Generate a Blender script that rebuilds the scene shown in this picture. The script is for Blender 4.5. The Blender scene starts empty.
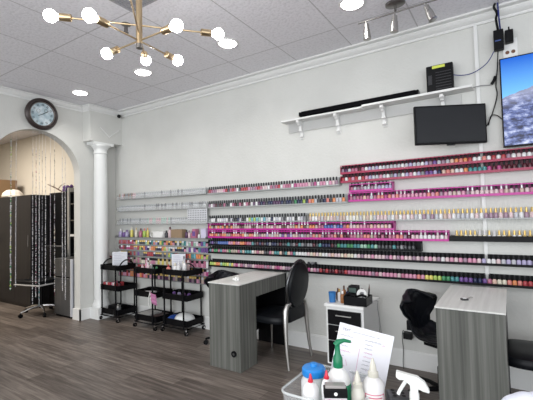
import bpy, math, random
from mathutils import Vector, Matrix
random.seed(7)
PI = math.pi
sc = bpy.context.scene
COL = sc.collection

# ---------------------------------------------------------------- camera
F_PX, YAW, PITCH, ROLL = 373.424, math.radians(32.9317), math.radians(2.4405), math.radians(-1.39205)
def cam_axes():
    fw = Vector((-math.sin(YAW), math.cos(YAW), 0)); rt = Vector((math.cos(YAW), math.sin(YAW), 0)); up = Vector((0, 0, 1))
    f2 = fw*math.cos(PITCH)+up*math.sin(PITCH); u2 = up*math.cos(PITCH)-fw*math.sin(PITCH)
    r3 = rt*math.cos(ROLL)+u2*math.sin(ROLL); u3 = u2*math.cos(ROLL)-rt*math.sin(ROLL)
    return r3, u3, f2
RT, UP, FW = cam_axes()
CAM = Vector((0, 0, 1.4))
cd = bpy.data.cameras.new('camera'); cam = bpy.data.objects.new('camera', cd); COL.objects.link(cam)
cd.sensor_width = 36; cd.lens = F_PX/533*36; cd.clip_start = .02; cd.clip_end = 60
mw = Matrix.Identity(4)
for i, v in enumerate((RT, UP, -FW)):
    for j in range(3): mw[j][i] = v[j]
mw.translation = CAM
cam.matrix_world = mw
sc.camera = cam

# ---------------------------------------------------------------- light and exposure
sc.view_settings.view_transform = 'Standard'; sc.view_settings.look = 'None'
sc.view_settings.gamma = 1; sc.view_settings.use_curve_mapping = False
sc.view_settings.exposure = 0.36
w = bpy.data.worlds.new('world'); sc.world = w; w.use_nodes = True
w.node_tree.nodes['Background'].inputs[0].default_value = (.90, .95, 1.0, 1)
w.node_tree.nodes['Background'].inputs[1].default_value = 0.55

def area(name, loc, rot, sx, sy, power, col=(1, 1, 1)):
    l = bpy.data.lights.new(name, 'AREA'); l.shape = 'RECTANGLE'; l.size = sx; l.size_y = sy; l.energy = power; l.color = col
    o = bpy.data.objects.new(name, l); COL.objects.link(o); o.location = loc; o.rotation_euler = rot
    return o
# daylight through the glazed shop front behind the photographer and the side window
area('shopfront_daylight', (0, -4.3, 1.5), (math.radians(100), 0, 0), 8.5, 2.6, 250, (.93, .97, 1))
area('side_window_daylight', (4.3, -1.0, 1.6), (math.radians(90), 0, math.radians(90)), 5, 2.4, 75, (.93, .97, 1))
# one broad unseen area lamp under the ceiling, behind the camera
area('salon_ceiling_light', (-1.2, -.9, 3.03), (0, 0, 0), 5.5, 2.4, 40, (1, .99, .96))
area('back_room_ceiling_light', (-7.2, 1.9, 3.02), (0, 0, 0), 1.6, 1.0, 75, (1, .90, .78))

# ---------------------------------------------------------------- materials
MC = {}
def mat(name, col, rough=.5, metal=0, spec=.5, emit=None, es=1, alpha=None, trans=0, ior=1.45, coat=0):
    if name in MC: return MC[name]
    m = bpy.data.materials.new(name); m.use_nodes = True
    b = m.node_tree.nodes['Principled BSDF']
    b.inputs['Base Color'].default_value = (*col, 1); b.inputs['Roughness'].default_value = rough
    b.inputs['Metallic'].default_value = metal; b.inputs['Specular IOR Level'].default_value = spec
    b.inputs['IOR'].default_value = ior
    if coat: b.inputs['Coat Weight'].default_value = coat
    if trans: b.inputs['Transmission Weight'].default_value = trans
    if emit: b.inputs['Emission Color'].default_value = (*emit, 1); b.inputs['Emission Strength'].default_value = es
    if alpha is not None: b.inputs['Alpha'].default_value = alpha
    MC[name] = m
    return m
def nodes(m): return m.node_tree.nodes, m.node_tree.links, m.node_tree.nodes['Principled BSDF']
def add_noise(m, c1, c2, scale=(1, 1, 1), nscale=5, detail=4, lo=.3, hi=.7, bump=0, rough=None, bscale=None):
    n, l, b = nodes(m)
    tc = n.new('ShaderNodeTexCoord'); mp = n.new('ShaderNodeMapping'); mp.inputs['Scale'].default_value = scale
    no = n.new('ShaderNodeTexNoise'); no.inputs['Scale'].default_value = nscale; no.inputs['Detail'].default_value = detail
    cr = n.new('ShaderNodeValToRGB'); cr.color_ramp.elements[0].position = lo; cr.color_ramp.elements[1].position = hi
    cr.color_ramp.elements[0].color = (*c1, 1); cr.color_ramp.elements[1].color = (*c2, 1)
    l.new(tc.outputs['Object'], mp.inputs[0]); l.new(mp.outputs[0], no.inputs['Vector']); l.new(no.outputs[0], cr.inputs[0]); l.new(cr.outputs[0], b.inputs['Base Color'])
    if bump:
        bn = n.new('ShaderNodeBump'); bn.inputs['Strength'].default_value = bump; bn.inputs['Distance'].default_value = .01
        n2 = n.new('ShaderNodeTexNoise'); n2.inputs['Scale'].default_value = bscale or 60; n2.inputs['Detail'].default_value = 3
        l.new(tc.outputs['Object'], n2.inputs['Vector']); l.new(n2.outputs[0], bn.inputs['Height']); l.new(bn.outputs[0], b.inputs['Normal'])
    return m

M_wall = add_noise(mat('wall_paint', (.6, .6, .57), .75), (.585, .585, .56), (.625, .625, .60), (1, 1, 1), 3, 5, .3, .7, .25, bscale=45)
M_backwall = add_noise(mat('back_room_paint', (.6, .55, .45), .8), (.70, .66, .58), (.73, .69, .61), nscale=2)
M_trim = mat('trim_white', (.72, .72, .71), .45)
M_column = mat('column_white', (.80, .81, .80), .4)
M_white = mat('white_laminate', (.78, .78, .77), .4)
M_black = mat('black_plastic', (.005, .005, .006), .45, 0, .18)
M_blackm = mat('black_metal', (.003, .003, .004), .5, 0, .15)
M_blackf = mat('black_leather', (.004, .005, .007), .38, 0, .28)
M_blackg = mat('black_gloss', (.004, .004, .005), .2, 0, .2)
M_chrome = mat('chrome', (.75, .75, .76), .16, 1)
M_nickel = mat('brushed_nickel', (.55, .54, .52), .32, 1)
M_darknickel = mat('dark_nickel', (.22, .21, .20), .35, 1)
M_brass = mat('brass', (.55, .42, .26), .28, 1)
M_bulb = mat('lit_bulb', (1, 1, 1), .3, emit=(1, .985, .97), es=32)
M_down = mat('lit_diffuser', (1, 1, 1), .4, emit=(1, .98, .94), es=10)
M_paper = mat('paper', (.80, .79, .84), .7)
M_clear = mat('clear_plastic', (.92, .93, .93), .12, alpha=.14)
M_frost = mat('frosted_plastic', (.88, .87, .83), .35, alpha=.80)
M_acry = mat('clear_acrylic', (.62, .64, .64), .2, alpha=.35)
M_greymetal = mat('grey_edge', (.22, .22, .22), .4)
M_fridge = add_noise(mat('fridge_grey', (.1, .1, .1), .38, .35), (.085, .087, .09), (.115, .117, .12), (1, 1, .1), 20)
M_silver = mat('silver_edge', (.62, .63, .68), .35, .2)
M_card = mat('cardboard', (.24, .15, .08), .8)

def floor_mat():
    m = mat('vinyl_planks', (.1, .1, .1), .42)
    n, l, b = nodes(m)
    tc = n.new('ShaderNodeTexCoord')
    br = n.new('ShaderNodeTexBrick'); br.inputs['Scale'].default_value = 1; br.inputs['Brick Width'].default_value = 1.22; br.inputs['Row Height'].default_value = .15
    br.inputs['Mortar Size'].default_value = .0018; br.inputs['Color1'].default_value = (.30, .30, .30, 1); br.inputs['Color2'].default_value = (.85, .85, .85, 1)
    br.inputs['Mortar'].default_value = (.0, .0, .0, 1); br.offset = .37; br.inputs['Bias'].default_value = 0
    l.new(tc.outputs['Object'], br.inputs['Vector'])
    mp = n.new('ShaderNodeMapping'); mp.inputs['Scale'].default_value = (1.2, 22, 1); l.new(tc.outputs['Object'], mp.inputs[0])
    no = n.new('ShaderNodeTexNoise'); no.inputs['Scale'].default_value = 1.6; no.inputs['Detail'].default_value = 6; no.inputs['Roughness'].default_value = .65
    l.new(mp.outputs[0], no.inputs['Vector'])
    ad = n.new('ShaderNodeMath'); ad.operation = 'MULTIPLY_ADD'; ad.inputs[1].default_value = .28
    bw = n.new('ShaderNodeRGBToBW'); l.new(br.outputs['Color'], bw.inputs[0]); l.new(bw.outputs[0], ad.inputs[0]); 
    m2 = n.new('ShaderNodeMath'); m2.operation = 'MULTIPLY'; m2.inputs[1].default_value = .85; l.new(no.outputs[0], m2.inputs[0]); l.new(m2.outputs[0], ad.inputs[2])
    cr = n.new('ShaderNodeValToRGB'); e = cr.color_ramp.elements
    e[0].position = .36; e[0].color = (.045, .035, .030, 1); e[1].position = .80; e[1].color = (.27, .23, .20, 1)
    x = e.new(.56); x.color = (.120, .099, .086, 1)
    l.new(ad.outputs[0], cr.inputs[0]); l.new(cr.outputs[0], b.inputs['Base Color'])
    return m
M_floor = floor_mat()

def ceil_mat():
    m = mat('ceiling_tiles', (.4, .4, .4), .8)
    n, l, b = nodes(m)
    tc = n.new('ShaderNodeTexCoord'); mp = n.new('ShaderNodeMapping'); mp.inputs['Location'].default_value = (1.22+.61*30, -3.09+1.22*20, 0)
    l.new(tc.outputs['Object'], mp.inputs[0])
    br = n.new('ShaderNodeTexBrick'); br.offset = 0; br.inputs['Scale'].default_value = 1; br.inputs['Brick Width'].default_value = .61; br.inputs['Row Height'].default_value = 1.22
    br.inputs['Mortar Size'].default_value = .006; br.inputs['Mortar Smooth'].default_value = .2
    br.inputs['Color1'].default_value = (.79, .78, .82, 1); br.inputs['Color2'].default_value = (.83, .82, .86, 1); br.inputs['Mortar'].default_value = (.54, .53, .55, 1)
    l.new(mp.outputs[0], br.inputs['Vector'])
    no = n.new('ShaderNodeTexNoise'); no.inputs['Scale'].default_value = 42; no.inputs['Detail'].default_value = 5; l.new(tc.outputs['Object'], no.inputs['Vector'])
    mx = n.new('ShaderNodeMixRGB'); mx.blend_type = 'MULTIPLY'; mx.inputs[0].default_value = .30
    cr = n.new('ShaderNodeValToRGB'); cr.color_ramp.elements[0].position = .36; cr.color_ramp.elements[0].color = (.62, .62, .62, 1); cr.color_ramp.elements[1].position = .52
    l.new(no.outputs[0], cr.inputs[0]); l.new(br.outputs['Color'], mx.inputs[1]); l.new(cr.outputs[0], mx.inputs[2]); l.new(mx.outputs[0], b.inputs['Base Color'])
    bn = n.new('ShaderNodeBump'); bn.inputs['Strength'].default_value = .4; bn.inputs['Distance'].default_value = .01; l.new(no.outputs[0], bn.inputs['Height']); l.new(bn.outputs[0], b.inputs['Normal'])
    return m
M_ceil = ceil_mat()

def grain_mat(name, c1, c2, c3, sx=26, sz=.35):
    m = mat(name, c2, .42)
    n, l, b = nodes(m)
    tc = n.new('ShaderNodeTexCoord'); mp = n.new('ShaderNodeMapping'); mp.inputs['Scale'].default_value = (sx, sx, sz)
    no = n.new('ShaderNodeTexNoise'); no.inputs['Scale'].default_value = 1.7; no.inputs['Detail'].default_value = 5; no.inputs['Roughness'].default_value = .6
    cr = n.new('ShaderNodeValToRGB'); e = cr.color_ramp.elements; e[0].position = .32; e[0].color = (*c1, 1); e[1].position = .72; e[1].color = (*c3, 1)
    x = e.new(.5); x.color = (*c2, 1)
    l.new(tc.outputs['Object'], mp.inputs[0]); l.new(mp.outputs[0], no.inputs['Vector']); l.new(no.outputs[0], cr.inputs[0]); l.new(cr.outputs[0], b.inputs['Base Color'])
    return m
M_desk = grain_mat('grey_woodgrain', (.072, .074, .066), (.122, .124, .112), (.195, .197, .180))
M_desktop = add_noise(mat('pale_woodgrain', (.6, .6, .58), .35), (.64, .64, .61), (.76, .76, .73), (30, 1.2, 1), 1.5, 5)
M_darkwood = grain_mat('charcoal_woodgrain', (.012, .012, .013), (.019, .018, .020), (.033, .031, .034), 34)

def tv_mat():
    m = bpy.data.materials.new('screen_landscape'); m.use_nodes = True; MC['screen_landscape'] = m
    n, l, b = nodes(m)
    b.inputs['Base Color'].default_value = (.01, .01, .01, 1); b.inputs['Roughness'].default_value = .2
    tc = n.new('ShaderNodeTexCoord'); sp = n.new('ShaderNodeSeparateXYZ'); l.new(tc.outputs['Object'], sp.inputs[0])
    # object coordinates: x 0..1.22 across, z 0..0.69 up
    sky = n.new('ShaderNodeValToRGB'); e = sky.color_ramp.elements
    e[0].position = .40; e[0].color = (.16, .50, .95, 1); e[1].position = .70; e[1].color = (.004, .115, .60, 1)
    l.new(sp.outputs['Z'], sky.inputs[0])
    mp = n.new('ShaderNodeMapping'); mp.inputs['Scale'].default_value = (4, 1, 9); mp.inputs['Rotation'].default_value = (0, .18, 0); l.new(tc.outputs['Object'], mp.inputs[0])
    no = n.new('ShaderNodeTexNoise'); no.inputs['Scale'].default_value = 2.6; no.inputs['Detail'].default_value = 10; no.inputs['Roughness'].default_value = .68; l.new(mp.outputs[0], no.inputs['Vector'])
    gr = n.new('ShaderNodeValToRGB'); g = gr.color_ramp.elements; g[0].position = .42; g[0].color = (.006, .010, .05, 1); g[1].position = .66; g[1].color = (.62, .68, .88, 1)
    x = g.new(.52); x.color = (.10, .14, .36, 1)
    l.new(no.outputs[0], gr.inputs[0])
    # ridge line rises to the right
    n2 = n.new('ShaderNodeTexNoise'); n2.noise_dimensions = '1D'; n2.inputs['Scale'].default_value = 6; n2.inputs['Detail'].default_value = 5; l.new(sp.outputs['X'], n2.inputs['W'])
    a1 = n.new('ShaderNodeMath'); a1.operation = 'MULTIPLY_ADD'; a1.inputs[1].default_value = .35; a1.inputs[2].default_value = .335; l.new(sp.outputs['X'], a1.inputs[0])
    a2 = n.new('ShaderNodeMath'); a2.operation = 'MULTIPLY_ADD'; a2.inputs[1].default_value = .09; l.new(n2.outputs[0], a2.inputs[0]); l.new(a1.outputs[0], a2.inputs[2])
    gt = n.new('ShaderNodeMath'); gt.operation = 'GREATER_THAN'; l.new(sp.outputs['Z'], gt.inputs[0]); l.new(a2.outputs[0], gt.inputs[1])
    # snow high on the ridge
    hz = n.new('ShaderNodeMapRange'); hz.inputs['From Min'].default_value = .30; hz.inputs['From Max'].default_value = .42; l.new(sp.outputs['Z'], hz.inputs['Value'])
    sn = n.new('ShaderNodeMixRGB'); sn.inputs[2].default_value = (.40, .42, .55, 1); l.new(gr.outputs[0], sn.inputs[1])
    hm = n.new('ShaderNodeMath'); hm.operation = 'MULTIPLY'; hm.inputs[1].default_value = .6; l.new(hz.outputs[0], hm.inputs[0]); l.new(hm.outputs[0], sn.inputs[0])
    mx = n.new('ShaderNodeMixRGB'); l.new(gt.outputs[0], mx.inputs[0]); l.new(sn.outputs[0], mx.inputs[1]); l.new(sky.outputs[0], mx.inputs[2])
    l.new(mx.outputs[0], b.inputs['Emission Color']); b.inputs['Emission Strength'].default_value = 1.0
    return m
M_tv = tv_mat()

# ---------------------------------------------------------------- mesh builder
def basis(d):
    d = Vector(d).normalized(); a = Vector((0, 0, 1)) if abs(d.z) < .9 else Vector((1, 0, 0))
    u = d.cross(a).normalized(); return u, d.cross(u).normalized(), d
class MB:
    def __init__(s): s.v = []; s.f = []; s.m = []
    def add(s, vs, fs, mi=0):
        k = len(s.v); s.v += [tuple(p) for p in vs]; s.f += [tuple(i+k for i in f) for f in fs]; s.m += [mi]*len(fs); return s
    def box(s, x0, x1, y0, y1, z0, z1, mi=0, R=None, o=(0, 0, 0)):
        vs = [Vector((x, y, z)) for z in (z0, z1) for y in (y0, y1) for x in (x0, x1)]
        if R is not None: vs = [R @ v for v in vs]
        vs = [v+Vector(o) for v in vs]
        return s.add(vs, [(0, 2, 3, 1), (4, 5, 7, 6), (0, 1, 5, 4), (2, 6, 7, 3), (0, 4, 6, 2), (1, 3, 7, 5)], mi)
    def tube(s, pts, r, n=8, mi=0, caps=True, flat=1):
        P = [Vector(p) for p in pts]; R = r if isinstance(r, (list, tuple)) else [r]*len(P)
        vs = []; prev = None
        for i, p in enumerate(P):
            d = (P[min(i+1, len(P)-1)]-P[max(i-1, 0)])
            if d.length < 1e-9: d = Vector((0, 0, 1))
            d.normalize()
            if prev is None: u, v, _ = basis(d)
            else:
                u = prev-d*prev.dot(d)
                u = u.normalized() if u.length > 1e-6 else basis(d)[0]
                v = d.cross(u)
            prev = u
            for k in range(n):
                a = 2*PI*k/n; vs.append(p+u*math.cos(a)*R[i]+v*math.sin(a)*R[i]*flat)
        fs = [(i*n+k, i*n+(k+1) % n, (i+1)*n+(k+1) % n, (i+1)*n+k) for i in range(len(P)-1) for k in range(n)]
        if caps: fs += [tuple(range(n))[::-1], tuple(range((len(P)-1)*n, len(P)*n))]
        return s.add(vs, fs, mi)
    def cyl(s, p0, p1, r0, r1=None, n=16, mi=0): return s.tube([p0, p1], [r0, r0 if r1 is None else r1], n, mi)
    def lathe(s, prof, c=(0, 0, 0), n=20, mi=0, R=None, sx=1, sy=1, caps=True):
        vs = []
        for r, z in prof:
            for k in range(n):
                a = 2*PI*k/n+PI/n; p = Vector((math.cos(a)*r*sx, math.sin(a)*r*sy, z))
                if R is not None: p = R @ p
                vs.append(p+Vector(c))
        fs = [(i*n+k, i*n+(k+1) % n, (i+1)*n+(k+1) % n, (i+1)*n+k) for i in range(len(prof)-1) for k in range(n)]
        if caps: fs += [tuple(range(n))[::-1], tuple(range((len(prof)-1)*n, len(prof)*n))]
        return s.add(vs, fs, mi)
    def sphere(s, c, r, n=14, mi=0, sc_=(1, 1, 1)):
        prof = [(max(r*math.sin(PI*i/8), 1e-4), -r*math.cos(PI*i/8)) for i in range(9)]
        return s.lathe([(a*sc_[0], b*sc_[2]) for a, b in prof], c, n, mi)
    def prism(s, poly, fn, t0, t1, mi=0):
        n = len(poly); vs = [fn(a, b, t0) for a, b in poly]+[fn(a, b, t1) for a, b in poly]
        fs = [tuple(range(n))[::-1], tuple(range(n, 2*n))]+[(k, (k+1) % n, n+(k+1) % n, n+k) for k in range(n)]
        return s.add(vs, fs, mi)
    def grid(s, fn, nu, nv, mi=0, closed_u=False):
        vs = [fn(i/(nu-1 if not closed_u else nu), j/(nv-1)) for j in range(nv) for i in range(nu)]
        fs = []
        for j in range(nv-1):
            for i in range(nu if closed_u else nu-1):
                i2 = (i+1) % nu; fs.append((j*nu+i, j*nu+i2, (j+1)*nu+i2, (j+1)*nu+i))
        return s.add(vs, fs, mi)
    def mesh(s, name, mats, smooth=True):
        me = bpy.data.meshes.new(name); me.from_pydata(s.v, [], s.f); me.validate()
        for m in (mats if isinstance(mats, (list, tuple)) else [mats]): me.materials.append(m)
        if len(me.polygons) == len(s.m): me.polygons.foreach_set('material_index', s.m)
        if smooth:
            me.polygons.foreach_set('use_smooth', [True]*len(me.polygons)); me.set_sharp_from_angle(angle=math.radians(38))
        me.update(); return me
    def build(s, name, mats, parent=None, loc=None, rz=0, bevel=0, solid=0, subsurf=0, label=None):
        o = bpy.data.objects.new(name, s.mesh(name, mats)); COL.objects.link(o)
        if parent: o.parent = parent
        if loc is not None: o.location = loc
        o.rotation_euler.z = rz
        if solid: md = o.modifiers.new('solid', 'SOLIDIFY'); md.thickness = solid; md.offset = 0
        if subsurf: md = o.modifiers.new('sub', 'SUBSURF'); md.levels = subsurf; md.render_levels = subsurf
        if bevel: md = o.modifiers.new('bevel', 'BEVEL'); md.width = bevel; md.segments = 2; md.limit_method = 'ANGLE'
        if label: o['label'] = label
        return o
def tag(o, label, cat, group=None, kind=None):
    if label: o['label'] = label
    if cat: o['category'] = cat
    if group: o['group'] = group
    if kind: o['kind'] = kind
    return o
def thing(name, label, cat, loc=(0, 0, 0), rz=0, group=None):
    o = bpy.data.objects.new(name, None); COL.objects.link(o); o.location = loc; o.rotation_euler.z = rz; o.empty_display_size = .05
    return tag(o, label, cat, group)
def struct(o): o['kind'] = 'structure'; return o
def dup(root, loc, rz=0, label=None, group=None):
    r = root.copy(); COL.objects.link(r); r.location = loc; r.rotation_euler = (0, 0, rz)
    if label: r['label'] = label
    if group: r['group'] = group
    for ch in list(root.children):
        c = ch.copy(); COL.objects.link(c); c.parent = r
        for g in ch.children:
            d = g.copy(); COL.objects.link(d); d.parent = c
    return r
ONES = ['', 'first', 'second', 'third', 'fourth', 'fifth', 'sixth', 'seventh', 'eighth', 'ninth', 'tenth', 'eleventh', 'twelfth', 'thirteenth', 'fourteenth', 'fifteenth', 'sixteenth', 'seventeenth', 'eighteenth', 'nineteenth']
TENS = {2: 'twent', 3: 'thirt', 4: 'fort', 5: 'fift', 6: 'sixt', 7: 'sevent', 8: 'eight', 9: 'ninet'}
def ordinal(k):
    if k < 20: return ONES[k]
    t, o = divmod(k, 10)
    return TENS[t]+('ieth' if o == 0 else 'y-'+ONES[o])

# ================================================================ ROOM
W = 3.57; XL = -5.10; H = 3.05
struct(MB().box(-10.5, 4.6, -4.5, W+.1, -.1, 0).build('floor', M_floor))
struct(MB().box(-10.5, 4.6, -4.5, W+.1, H, H+.1).build('ceiling', M_ceil))
struct(MB().box(XL-.15, 4.6, W, W+.12, 0, H).build('wall_back', M_wall))
struct(MB().box(-10.5, XL-.15, W, W+.12, 0, H).build('wall_back_room', M_backwall))
struct(MB().box(-10.6, -10.5, -4.5, W+.12, 0, H).build('wall_back_room_end', M_backwall))
struct(MB().box(-10.5, XL-.15, -.62, -.5, 0, H).build('wall_back_room_near', M_backwall))
struct(MB().box(4.5, 4.6, -4.5, -3.6, 0, H).box(4.5, 4.6, 1.6, W, 0, H).box(4.5, 4.6, -3.6, 1.6, 0, .4).box(4.5, 4.6, -3.6, 1.6, 2.8, H).build('wall_right', M_wall))
# left wall with the arched opening
cy, cz, R0 = 2.44, 2.03, .565
arc = [(cy+R0*math.cos(a), cz+R0*math.sin(a)) for a in [PI*k/40 for k in range(41)]]   # right to left
lw = MB()
x0, x1 = XL-.15, XL
vs = []; fs = []
top = [(y, H) for y, z in arc]
for i in range(40):
    (ya, za), (yb, zb) = arc[i], arc[i+1]
    k = len(vs)
    vs += [(x1, ya, za), (x1, yb, zb), (x1, yb, H), (x1, ya, H), (x0, ya, za), (x0, yb, zb), (x0, yb, H), (x0, ya, H)]
    fs += [(k, k+3, k+2, k+1), (k+4, k+5, k+6, k+7), (k, k+1, k+5, k+4)]
lw.add(vs, fs)
lw.box(x0, x1, cy+R0, W, 0, H)
lw.box(x0, x1, -4.5, cy-R0, 0, H)
struct(lw.build('wall_left', M_wall))
# bulkhead over the column with a chevron relief
bk = MB().box(XL, -4.92, 3.05, W, 2.53, H)
struct(bk.build('trim_1', M_wall))
ch = MB()
for a, b in (((3.20, 2.745), (3.355, 2.62)), ((3.355, 2.62), (3.51, 2.745))):
    ch.tube([(-4.918, a[0], a[1]), (-4.918, b[0], b[1])], .009, 6)
struct(ch.build('trim_2', M_trim))
def crown(name, fn, length, hgt=.095, dep=.085):
    prof = [(0, 0), (.016, 0), (.016, .012), (.010, .016), (.010, .022), (.030, .030), (.046, .046), (.056, .062), (.046, .066), (.046, .072), (.074, .076), (dep, .080), (dep, hgt), (0, hgt)]
    return struct(MB().prism(prof, fn, 0, length).build(name, M_trim))
crown('trim_3', lambda d, z, t: (XL+.0+t, W-d, H-.095+z), 9.7)
crown('trim_4', lambda d, z, t: (XL+d*.55, -4.5+t, H-.095+z), 7.55, .09, .08)
crown('trim_5', lambda d, z, t: (-4.92+d*.45, 3.05-.03+t, H-.095+z), W-3.02, .09, .08)
crown('trim_6', lambda d, z, t: (XL+t, 3.05-d*.45, H-.095+z), .2, .09, .08)
bb = MB().box(XL, 4.5, W-.018, W, 0, .145).box(XL, 4.5, W-.012, W, .145, .155)
struct(bb.build('baseboard_back', M_trim))
bb = MB().box(XL, XL+.018, cy+R0-.018, W, 0, .155).box(x0-.018, XL+.018, cy+R0-.018, cy+R0, 0, .155).box(XL, XL+.018, -4.5, cy-R0, 0, .155)
struct(bb.build('baseboard_left', M_trim))
# column
cp = thing('column', 'round white column beside the arch under the boxed bulkhead', 'column', (-5.0, 3.26, 0))
MB().lathe([(.093, .26), (.098, 1.2), (.094, 1.9), (.088, 2.36)], n=32).build('shaft', M_column, cp)
MB().lathe([(.088, 2.36), (.097, 2.365), (.097, 2.38), (.089, 2.385), (.089, 2.42), (.102, 2.445), (.122, 2.465), (.130, 2.48), (.130, 2.49)], n=32).box(-.12, .078, -.15, .17, 2.49, 2.529).build('capital', M_column, cp)
MB().box(-.09, .115, -.12, .12, 0, .16).lathe([(.115, .16), (.12, .18), (.115, .2), (.1, .22), (.1, .245), (.093, .26)], n=32).build('base', M_column, cp)
# raceway down the wall
tag(MB().box(-.185, -.158, W-.016, W, .155, 2.955).build('cable_raceway', M_trim), 'slim white vertical cable raceway running down the wall behind the racks', 'raceway')

# ================================================================ CEILING FITTINGS
vt = thing('ceiling_vent', 'square grey perforated ceiling vent above the brass chandelier', 'vent', (-2.14, 1.575, H))
MB().box(-.3, .3, -.3, .3, -.012, 0).build('frame', mat('vent_grey', (.36, .36, .38), .6), vt, bevel=.003)
g = MB()
for k in range(22): g.box(-.27+k*.0255, -.27+k*.0255+.010, -.28, .28, -.018, -.0125)
for k in range(14): g.box(-.28, .28, -.27+k*.04, -.27+k*.04+.008, -.019, -.0125)
g.build('grille', mat('vent_dark', (.30, .30, .32), .6), vt)
DL = [(-4.57, 2.70, 'nearest the arch and clock'), (-3.38, 2.73, 'second from the arch, seen below the chandelier'), (-2.17, 2.74, 'glowing beside the chandelier rightmost bulb'), (-0.96, 2.78, 'nearest the track light')]
for i, (x, y, l) in enumerate(DL):
    d = thing('recessed_light', 'round lit recessed ceiling downlight '+l, 'ceiling light', (x, y, H), group='row of recessed downlights')
    MB().lathe([(.105, 0), (.105, -.006), (.085, -.010), (.085, 0)], n=28, caps=False).build('trim_ring', M_trim, d)
    MB().lathe([(.082, -.002), (.080, -.014), (.05, -.020), (.001, -.022)], n=28).build('diffuser', M_down, d)
    l_ = bpy.data.lights.new('downlight', 'SPOT'); l_.energy = 15; l_.color = (1, .97, .92); l_.spot_size = 2.5; l_.spot_blend = .8; l_.shadow_soft_size = .08
    lo = bpy.data.objects.new('downlight_lamp', l_); COL.objects.link(lo); lo.location = (0, 0, -.05); lo.parent = d
sp = thing('fire_sprinkler', 'small dark pendant fire sprinkler on the ceiling behind the chandelier stem', 'sprinkler', (-2.65, 1.97, H))
MB().lathe([(.04, 0), (.04, -.006), (.02, -.012)], n=18).build('escutcheon', M_darknickel, sp)
MB().cyl((0, 0, -.01), (0, 0, -.07), .014, .016, 12).cyl((0, 0, -.07), (0, 0, -.075), .022, .022, 14).build('head', M_darknickel, sp)

# chandelier
cx, cyy = -1.75, 1.39
ck = thing('sputnik_chandelier', 'brass sputnik chandelier with eight glowing globe bulbs hanging from the ceiling', 'chandelier', (cx, cyy, 0))
MB().cyl((0, 0, 2.395), (0, 0, 2.93), .018, .018, 18).cyl((0, 0, 2.93), (0, 0, H-.03), .009, .009, 12).build('stem', M_brass, ck)
MB().lathe([(.065, H), (.065, H-.018), (.05, H-.028), (.012, H-.034)], n=26).build('canopy', M_brass, ck)
MB().lathe([(.019, 2.385), (.019, 2.40), (.019, 2.41)], n=18).build('end_cap', M_darknickel, ck)
for z, th, r in ((2.52, 3.99, .46), (2.43, 4.78, .32), (2.43, 3.16, .30), (2.47, 2.36, .37)):
    for s in (1, -1):
        d = Vector((math.cos(th)*s, math.sin(th)*s, 0)); c = Vector((0, 0, z))
        if z == 2.47 and s == -1: r = .50
        arm = MB().cyl(c, c+d*(r-.10), .0052, .0052, 8).build('arm', M_brass, ck)
        MB().tube([c+d*(r-.108), c+d*(r-.104), c+d*(r-.045), c+d*(r-.04)], [.014, .0205, .0205, .017], 16).build('socket', M_brass, arm)
        MB().sphere(c+d*r, .034, 18).tube([c+d*(r-.045), c+d*(r-.025)], [.013, .02], 12).build('bulb', M_bulb, arm)

# track light
tk = thing('track_light', 'brushed nickel three-head track light on the ceiling above the wall shelf', 'track light', (-.68, 2.98, H))
MB().lathe([(.001, 0), (.06, 0), (.06, -.016), (.045, -.024), (.001, -.026)], n=26, sx=1.25).build('canopy', M_darknickel, tk)
MB().cyl((-.30, 0, -.075), (.32, 0, -.075), .0065, .0065, 10).cyl((0, 0, -.02), (0, 0, -.075), .008, .008, 10).build('bar', M_darknickel, tk)
for dx, tilt in ((-.235, .05), (-.005, -.05), (.215, .35)):
    a = Vector((dx, 0, -.075)); d = Vector((math.sin(tilt)*-.3*-1, .0, -1)).normalized()
    d = Vector((math.sin(tilt), -.05, -math.cos(tilt))).normalized()
    h = MB().cyl(a, a+d*.03, .007, .007, 10).build('swivel', M_nickel, tk)
    MB().tube([a+d*.025, a+d*.030, a+d*.072, a+d*.074, a+d*.078, a+d*.158, a+d*.160], [.012, .020, .022, .017, .026, .031, .025], 20).build('head', M_nickel, tk)

# security camera
s = thing('security_camera', 'small black security camera on the top corner of the column bulkhead', 'camera', (-4.915, 3.50, 2.955))
MB().cyl((0, 0, .01), (.03, -.01, .01), .02, .02, 14).build('mount', M_trim, s)
MB().cyl((.03, -.01, .005), (.075, -.035, -.01), .026, .026, 16).build('body', M_black, s)

# clock
ck2 = thing('wall_clock', 'round wall clock with a thick dark bronze frame above the arch', 'clock', (XL, 2.465, 2.80))
RY = Matrix.Rotation(PI/2, 3, 'Y') 
RYt = Matrix.Rotation(math.radians(96), 3, 'Y')
MB().lathe([(.001, 0), (.17, 0), (.2, .015), (.205, .04), (.19, .062), (.172, .068), (.160, .055), (.160, .04), (.001, .04)], n=44, R=RYt, c=(.01, 0, 0)).build('frame', mat('bronze', (.045, .034, .032), .35, .3), ck2)
MB().lathe([(.160, .054), (.152, .064), (.146, .054)], n=44, R=RYt, c=(.01, 0, 0), caps=False).build('inner_ring', mat('clock_ring', (.30, .26, .24), .3, .6), ck2)
fc = MB().lathe([(.001, .0435), (.146, .0435), (.146, .046), (.001, .046)], n=44, R=RYt, c=(.01, 0, 0)); 
fc.build('dial', add_noise(mat('clock_dial', (.45, .55, .6), .35, coat=.6), (.33, .44, .50), (.60, .68, .72), nscale=14, lo=.4, hi=.6), ck2)
num = MB()
for k in range(12):
    a = 2*PI*k/12; c_, s_ = math.cos(a), math.sin(a)
    for q in ((-.007, .007) if k % 3 else (-.011, 0, .011)):
        p0 = RYt @ Vector((c_*.105-s_*q, s_*.105+c_*q, .048)); p1 = RYt @ Vector((c_*.132-s_*q, s_*.132+c_*q, .048))
        num.tube([p0+Vector((.01, 0, 0)), p1+Vector((.01, 0, 0))], .0022, 4)
num.build('numerals', M_black, ck2)
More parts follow.
